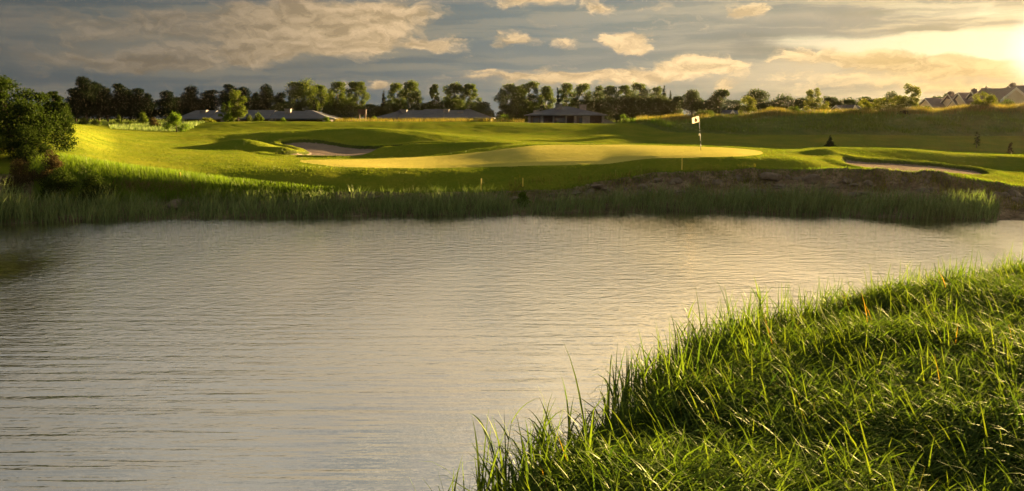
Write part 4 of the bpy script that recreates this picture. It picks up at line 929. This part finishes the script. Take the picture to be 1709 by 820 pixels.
def house(label, px0, px1, Y, ridge_py, eave_py, depth=8, roofm=M_SLATE2, cross=None, chim=(), group='houses beyond the crest'):
    pr0 = at(px0, ridge_py, Y + depth / 2); pr1 = at(px1, ridge_py, Y + depth / 2); zr = pr0.z
    x0w = pr0.x; x1w = pr1.x; ze = at(px0, eave_py, Y).z; cx = (x0w + x1w) / 2; g = gz1(cx, Y) - .2
    if ze - g < 2.0: g = ze - 2.4
    e = empty('house', (cx, Y, g), label, 'house', group)
    x0 = x0w - cx; x1 = x1w - cx; zr -= g; ze -= g; yc = depth / 2
    w = MB(); w.add([(x0, 0, 0), (x1, 0, 0), (x1, depth, 0), (x0, depth, 0), (x0, 0, ze), (x1, 0, ze), (x1, depth, ze), (x0, depth, ze), (x0, yc, zr - .1), (x1, yc, zr - .1)],
                    [(0, 1, 5, 4), (2, 3, 7, 6), (3, 0, 4, 8, 7), (1, 2, 6, 9, 5), (0, 3, 2, 1)])
    w.build('wall', M_RENDER, e)
    ov = .35; sl_ = (zr - ze) / yc; ey = -.4; ez = ze + sl_ * ey
    rf = MB()
    for sgn in (0, 1):
        yy = lambda y: y if not sgn else depth - y
        a = [(x0 - ov, yy(ey), ez), (x1 + ov, yy(ey), ez), (x1 + ov, yc, zr), (x0 - ov, yc, zr)]
        rf.add(a + [(p_[0], p_[1], p_[2] + .14) for p_ in a], [(3, 2, 1, 0), (4, 5, 6, 7), (0, 1, 5, 4), (1, 2, 6, 5), (3, 0, 4, 7)])
    ro = rf.build('roof', roofm, e)
    for xe in (x0 - ov - .06, x1 + ov):
        bb = MB()
        for sgn in (0, 1):
            yy = lambda y: y if not sgn else depth - y
            a = [(xe, yy(ey - .05), ez - .06), (xe, yc, zr - .06), (xe, yc, zr + .15), (xe, yy(ey - .05), ez + .15)]
            bb.add(a + [(p_[0] + .055, p_[1], p_[2]) for p_ in a], [(0, 1, 2, 3), (7, 6, 5, 4), (0, 4, 5, 1), (3, 2, 6, 7), (0, 3, 7, 4)])
        bb.build('bargeboard', M_WHITE, e)
    for xx in np.arange(x0 + 1.5, x1 - 1, 2.8):
        q = MB(); q.box(xx - .5, xx + .5, -.06, -.004, ze * .35, ze * .75); fr = q.build('window', M_WHITE, e)
        q = MB(); q.box(xx - .42, xx + .42, -.09, -.064, ze * .38, ze * .72); q.build('pane', M_GLASS, fr)
    for (fx, top, wch) in chim:
        x = x0 + (x1 - x0) * fx; zt = at(px0, top, Y + yc).z - g
        q = MB(); q.box(x - wch, x + wch, yc - .5, yc + .5, zr - .8, zr + (zt - zr) * .62); q.box(x - wch - .07, x + wch + .07, yc - .57, yc + .57, zr + (zt - zr) * .622, zr + (zt - zr) * .7)
        ch = q.build('chimney', roofm, ro)
        q = MB(); q.tube([(x, yc, zr + (zt - zr) * .7), (x, yc, zt)], [.14, .12], 8); q.build('chimney_pot', M_RENDER, e)
    if cross:
        pl, pp, pr, ppy, pey, dy = cross   # left px, peak px, right px, peak py, eave py, how far in front
        Yc = Y - dy; cxl = at(pl, pey, Yc).x - cx; cxr = at(pr, pey, Yc).x - cx; cxp = at(pp, ppy, Yc).x - cx; zp = at(pp, ppy, Yc).z - g; zl = at(pl, pey, Yc).z - g
        q = MB(); q.add([(cxl, -dy, 0), (cxr, -dy, 0), (cxr, -dy, zl), (cxp, -dy, zp - .1), (cxl, -dy, zl), (cxl, yc, 0), (cxr, yc, 0), (cxr, yc, zl), (cxp, yc, zp - .1), (cxl, yc, zl)],
                        [(0, 1, 2, 3, 4), (1, 6, 7, 2), (5, 0, 4, 9)]); q.build('gable_wall', M_RENDER, e)
        q = MB(); k = .35
        for (xa, xb) in ((cxl, cxp), (cxr, cxp)):
            sx = -1 if xa < xb else 1; dzs = (zp - zl) / abs(xb - xa) * k
            a = [(xa + sx * k, -dy - .3, zl - dzs), (cxp, -dy - .3, zp), (cxp, yc + 1, zp), (xa + sx * k, yc + 1, zl - dzs)]
            q.add(a + [(p_[0], p_[1], p_[2] + .14) for p_ in a], [(0, 1, 2, 3), (7, 6, 5, 4), (0, 4, 5, 1), (3, 2, 6, 7), (0, 3, 7, 4), (1, 5, 6, 2)])
        q.build('gable_roof', roofm, e)
        q = MB()
        for (xa, xb) in ((cxl, cxp), (cxr, cxp)):
            sx = -1 if xa < xb else 1; dzs = (zp - zl) / abs(xb - xa) * k
            a = [(xa + sx * k, -dy - .36, zl - dzs - .25), (cxp, -dy - .36, zp - .25), (cxp, -dy - .36, zp + .16), (xa + sx * k, -dy - .36, zl - dzs + .16)]
            q.add(a + [(p_[0], p_[1] + .055, p_[2]) for p_ in a], [(0, 1, 2, 3), (7, 6, 5, 4), (0, 4, 5, 1), (3, 2, 6, 7)])
        q.build('gable_bargeboard', M_WHITE, e)
    return e
house('low terrace house with wide dark roof at the left end of the terrace', 1546, 1580, 150, 165, 184, roofm=M_SLATE2)
house('second terrace house from the left, chimney over its steep roof', 1585, 1601, 146, 158, 182, chim=((.1, 151.5, .3),))
house('third terrace house from the left, steep dark roof with white gable edge', 1602, 1624, 143, 156, 182)
house('fourth terrace house, its two chimneys beside the glowing tree', 1624, 1652, 140, 154, 182, chim=((.05, 147, .25), (.75, 144, .55)))
house('large right-hand house with sloping tile roof and beige front gable', 1652, 1716, 134, 149, 172, depth=9, cross=(1671, 1694, 1717, 147.5, 166, 4))
house('tall dark-roofed house behind the large beige gable', 1686, 1760, 152, 144, 166, depth=9, chim=((.05, 137.5, .3),))
house('low grey-roofed bungalow with white gable ends behind the crest', 1297, 1346, 160, 182.5, 190, depth=9, roofm=M_SLATE, cross=(1291, 1299, 1307, 184, 190.5, 2.5))
house('cottage with grey roof and small white-edged front gable', 1398, 1428, 150, 177, 189, roofm=M_SLATE, cross=(1419, 1426, 1433, 176.5, 188, 2.5))
house('mostly hidden roof showing a white gable left of the leftmost sapling', 1214, 1240, 150, 186, 192, depth=7, roofm=M_SLATE, cross=(1217, 1222, 1227, 185, 192, 2))

# ---------------------------------------------------------------- flag and stakes
fx, fy = hit(1170, 251.5); fz = gz1(fx, fy)
top = at(1166.3, 193, fy)
e = empty('flagstick', (fx, fy, fz), 'flagstick with white crested flag standing in the hole on the green', 'flagstick')
tv = Vector((top.x - fx, 0, top.z - fz)); hP = tv.length
M_STICK = simple('white_stick', (0.75, 0.72, 0.6), 0.4, .05); M_STICKD = simple('black_stick', (0.03, 0.03, 0.03), 0.5, .1)
q = MB(); q.tube([tv * .28, tv * .5], [.014, .013], 10); q.build('pole', M_STICK, e, True)
q = MB(); q.tube([tv * .5, tv * .62], [.0131, .0131], 10); q.build('pole_band', M_STICKD, e, True)
q = MB(); q.tube([tv * .62, tv * .8], [.0130, .012], 10); q.build('pole', M_STICK, e, True)
q = MB(); q.tube([tv * .8, tv * 1.0], [.012, .010], 10); q.tube([tv * 1.0, tv * 1.012], [.016, .01], 10); q.build('pole_top', M_STICKD, e, True)
q = MB(); q.tube([Vector((0, 0, -.15)), tv * .28], [.016, .014], 10); q.build('pole_base', M_STICKD, e, True)
M_FLAG = leafmat('flag_cloth', (0.72, 0.68, 0.58), (0.80, 0.76, 0.66), 0.45, 0.2, (1, .97, .9), .8)
def flagpt(u, v, off=0.0):
    sc = fy / F
    x = (1166.6 + (1154.6 - 1166.6) * u + (1.2 if v > 0 else 1.2) * v * (1)) ; y = (193.5 + 3.4 * u + 9.8 * v)
    p_ = at(x, y, fy) - Vector((fx, fy, fz)); p_.y += 0.035 * math.sin(u * 6 + v * 1.5) * u + off; return p_
q = MB(); N = 12; vs = []
for s_ in (0, 1):
    for i in range(N + 1):
        for j in range(N + 1): vs.append(flagpt(i / N, j / N, -.003 + .006 * s_))
fs = []
K = (N + 1) ** 2
for i in range(N):
    for j in range(N):
        a = i * (N + 1) + j; fs.append((a, a + 1, a + N + 2, a + N + 1)); fs.append((K + a, K + a + N + 1, K + a + N + 2, K + a + 1))
for i in range(N):
    a = i * (N + 1); fs += [(a, a + N + 1, K + a + N + 1, K + a)]; a += N; fs += [(a + N + 1, a, K + a, K + a + N + 1)]
    a = i; fs += [(a + 1, a, K + a, K + a + 1)]; a = N * (N + 1) + i; fs += [(a, a + 1, K + a + 1, K + a)]
q.add(vs, fs); fo = q.build('flag', M_FLAG, e, True)
M_CREST = simple('crest_brown', (0.10, 0.035, 0.02), .8, .3, 30)
M_CREST2 = simple('crest_orange', (0.35, 0.12, 0.03), .8, .2, 30)
def disc(mb, cu, cv, ru, rv, off):
    c_ = [flagpt(cu, cv, off)] + [flagpt(cu + ru * math.cos(t_), cv + rv * math.sin(t_), off) for t_ in np.linspace(0, 6.28, 19)[:-1]]
    mb.add(c_, [(0, 1 + k, 1 + (k + 1) % 18) for k in range(18)])
q = MB()
for o_ in (-.0055, .0055): disc(q, .50, .62, .22, .24, o_); disc(q, .53, .36, .11, .15, o_)
q.build('emblem', M_CREST, fo)
q = MB()
for o_ in (-.007, .007): disc(q, .47, .62, .07, .10, o_)
q.build('emblem_centre', M_CREST2, fo)
q = MB(); c_ = tv * .455 + Vector((-.045, 0, 0)); prof = [(0, -.07), (.035, -.06), (.05, -.02), (.05, .02), (.035, .06), (0, .07)]
q.tube([c_ + Vector((0, 0, z)) for r__, z in prof], [max(r__, .002) for r__, z in prof], 12); q.build('pin_marker', simple('cream_plastic', (0.75, 0.68, 0.35), .4, .03), e, True)
M_STAKE = simple('yellow_stake', (0.42, 0.33, 0.05), .7, .1)
for i, (px, py0, py1, lab) in enumerate([(301.5, 304, 287, 'yellow hazard stake in the long grass on the left slope'), (803, 318, 297, 'yellow hazard stake at the lawn edge, near the middle of the far shore'), (872.5, 312, 296.5, 'yellow hazard stake just above the small waterside bush'), (1138, 283, 263.5, 'yellow hazard stake on the lawn above the rocky bank')]):
    x, y = hit(px, py0); z = gz1(x, y); zt = at(px, py1, y).z
    q = MB(); w_ = .028; h_ = zt - z
    q.box(-w_, w_, -w_, w_, -.1, h_ - .05)
    q.add([(-w_, -w_, h_ - .05), (w_, -w_, h_ - .05), (w_, w_, h_ - .05), (-w_, w_, h_ - .05), (0, 0, h_)], [(0, 1, 4), (1, 2, 4), (2, 3, 4), (3, 0, 4)])
    tag(q.build('hazard_stake', M_STAKE, loc=(x, y, z)), lab, 'stake', 'yellow hazard stakes')
# wooden frame by the tree belt
x, Y0 = at(605, 202, 108).x, 108; z = gz1(x, Y0); zt = at(605, 183.5, Y0).z - z
e = empty('wooden_frame', (x, Y0, z), 'dark wooden frame of two posts and a heavy top board', 'frame')
for sx in (-.40, .40):
    q = MB(); q.box(sx - .07, sx + .07, -.07, .07, -.1, zt * .68); q.build('post', M_WOOD, e)
q = MB(); q.box(-.52, .52, -.14, .14, zt * .682, zt); q.build('top_board', M_WOOD, e)
q = MB(); q.box(-.60, .60, -.2, .2, zt + .002, zt + .06); q.build('cap', M_WOOD, e)

# ---------------------------------------------------------------- rocks in the bank
def rock(x, y, z, sx, sy, sz, seed, label, group='rocks set in the far bank'):
    import bmesh
    bm = bmesh.new(); bmesh.ops.create_icosphere(bm, subdivisions=3, radius=1.0)
    rg = np.random.default_rng(seed); pl = []
    for k in range(9):
        v = rg.normal(0, 1, 3); v /= np.linalg.norm(v); pl.append((Vector(v), rg.uniform(.55, .85)))
    for v in bm.verts:
        for nrm_, dd in pl:
            q_ = v.co.dot(nrm_)
            if q_ > dd: v.co -= nrm_ * (q_ - dd)
        v.co *= 1 + rg.normal(0, .012)
        v.co = Vector((v.co.x * sx, v.co.y * sy, v.co.z * sz))
    me = bpy.data.meshes.new('rock'); bm.to_mesh(me); bm.free(); me.materials.append(M_ROCK)
    o = bpy.data.objects.new('rock', me); COL.objects.link(o); o.location = (x, y, z); o.rotation_euler = (rg.normal(0, .2), rg.normal(0, .2), rg.uniform(0, 3.1))
    tag(o, label, 'rock', group); return o
def rockpx(px, py, wpx, hpx, seed, label, group='rocks set in the far bank'):
    x, y = hit(px, py); sc = y / F
    rock(x, y + .05, gz1(x, y) - hpx * sc * .15, wpx * sc / 2, wpx * sc * .4, hpx * sc * .6, seed, label, group)
rockpx(1544, 292, 22, 13, 1, 'dark boulder sitting on the bank top in front of the right bunker')
rockpx(1567, 294, 12, 6, 2, 'small stone just right of the dark bank-top boulder')
rockpx(1126, 302, 26, 13, 3, 'pale flat slab at the left end of the rocky bank')
rockpx(1290, 294, 46, 18, 4, 'long grey-brown rock slab under the lawn edge above the reeds')
rockpx(1355, 302, 36, 22, 5, 'large brown rock face in the middle of the rocky bank')
rockpx(1690, 325, 44, 26, 6, 'broad brown boulder at the right end of the bank')
rockpx(297, 345, 46, 26, 7, 'dark rounded boulder in the gap between the left reeds')
for i in range(46):
    px = rng.uniform(1000, 1700); t_ = rng.uniform(.15, .8)
    lp = np.interp(px, PX, lip_py); sp_ = np.interp(px, PX, shore_py)
    rockpx(px, lp + (sp_ - lp) * t_, rng.uniform(12, 36), rng.uniform(7, 15), 50 + i, 'brown half-buried rock in the eroded far bank', 'half-buried rocks of the far bank')
for i in range(14):
    px = rng.uniform(340, 1000); lp = np.interp(px, PX, lip_py)
    rockpx(px, lp + rng.uniform(6, 14), rng.uniform(14, 34), rng.uniform(6, 10), 150 + i, 'low stone behind the reeds below the lawn edge', 'stones behind the reeds')

# ---------------------------------------------------------------- haze
hz_ = MB(); hz_.box(-260, 260, -25, 260, -2.6, 24)
m = bpy.data.materials.new('haze_air'); m.use_nodes = True; T = NT(m.node_tree)
v = T.node('ShaderNodeVolumePrincipled', {'Color': (1.0, 0.93, 0.82, 1), 'Density': 0.000013, 'Anisotropy': 0.6})
T.node('ShaderNodeOutputMaterial', {1: v.outputs[0]})
tag(hz_.build('haze', m), kind='stuff')
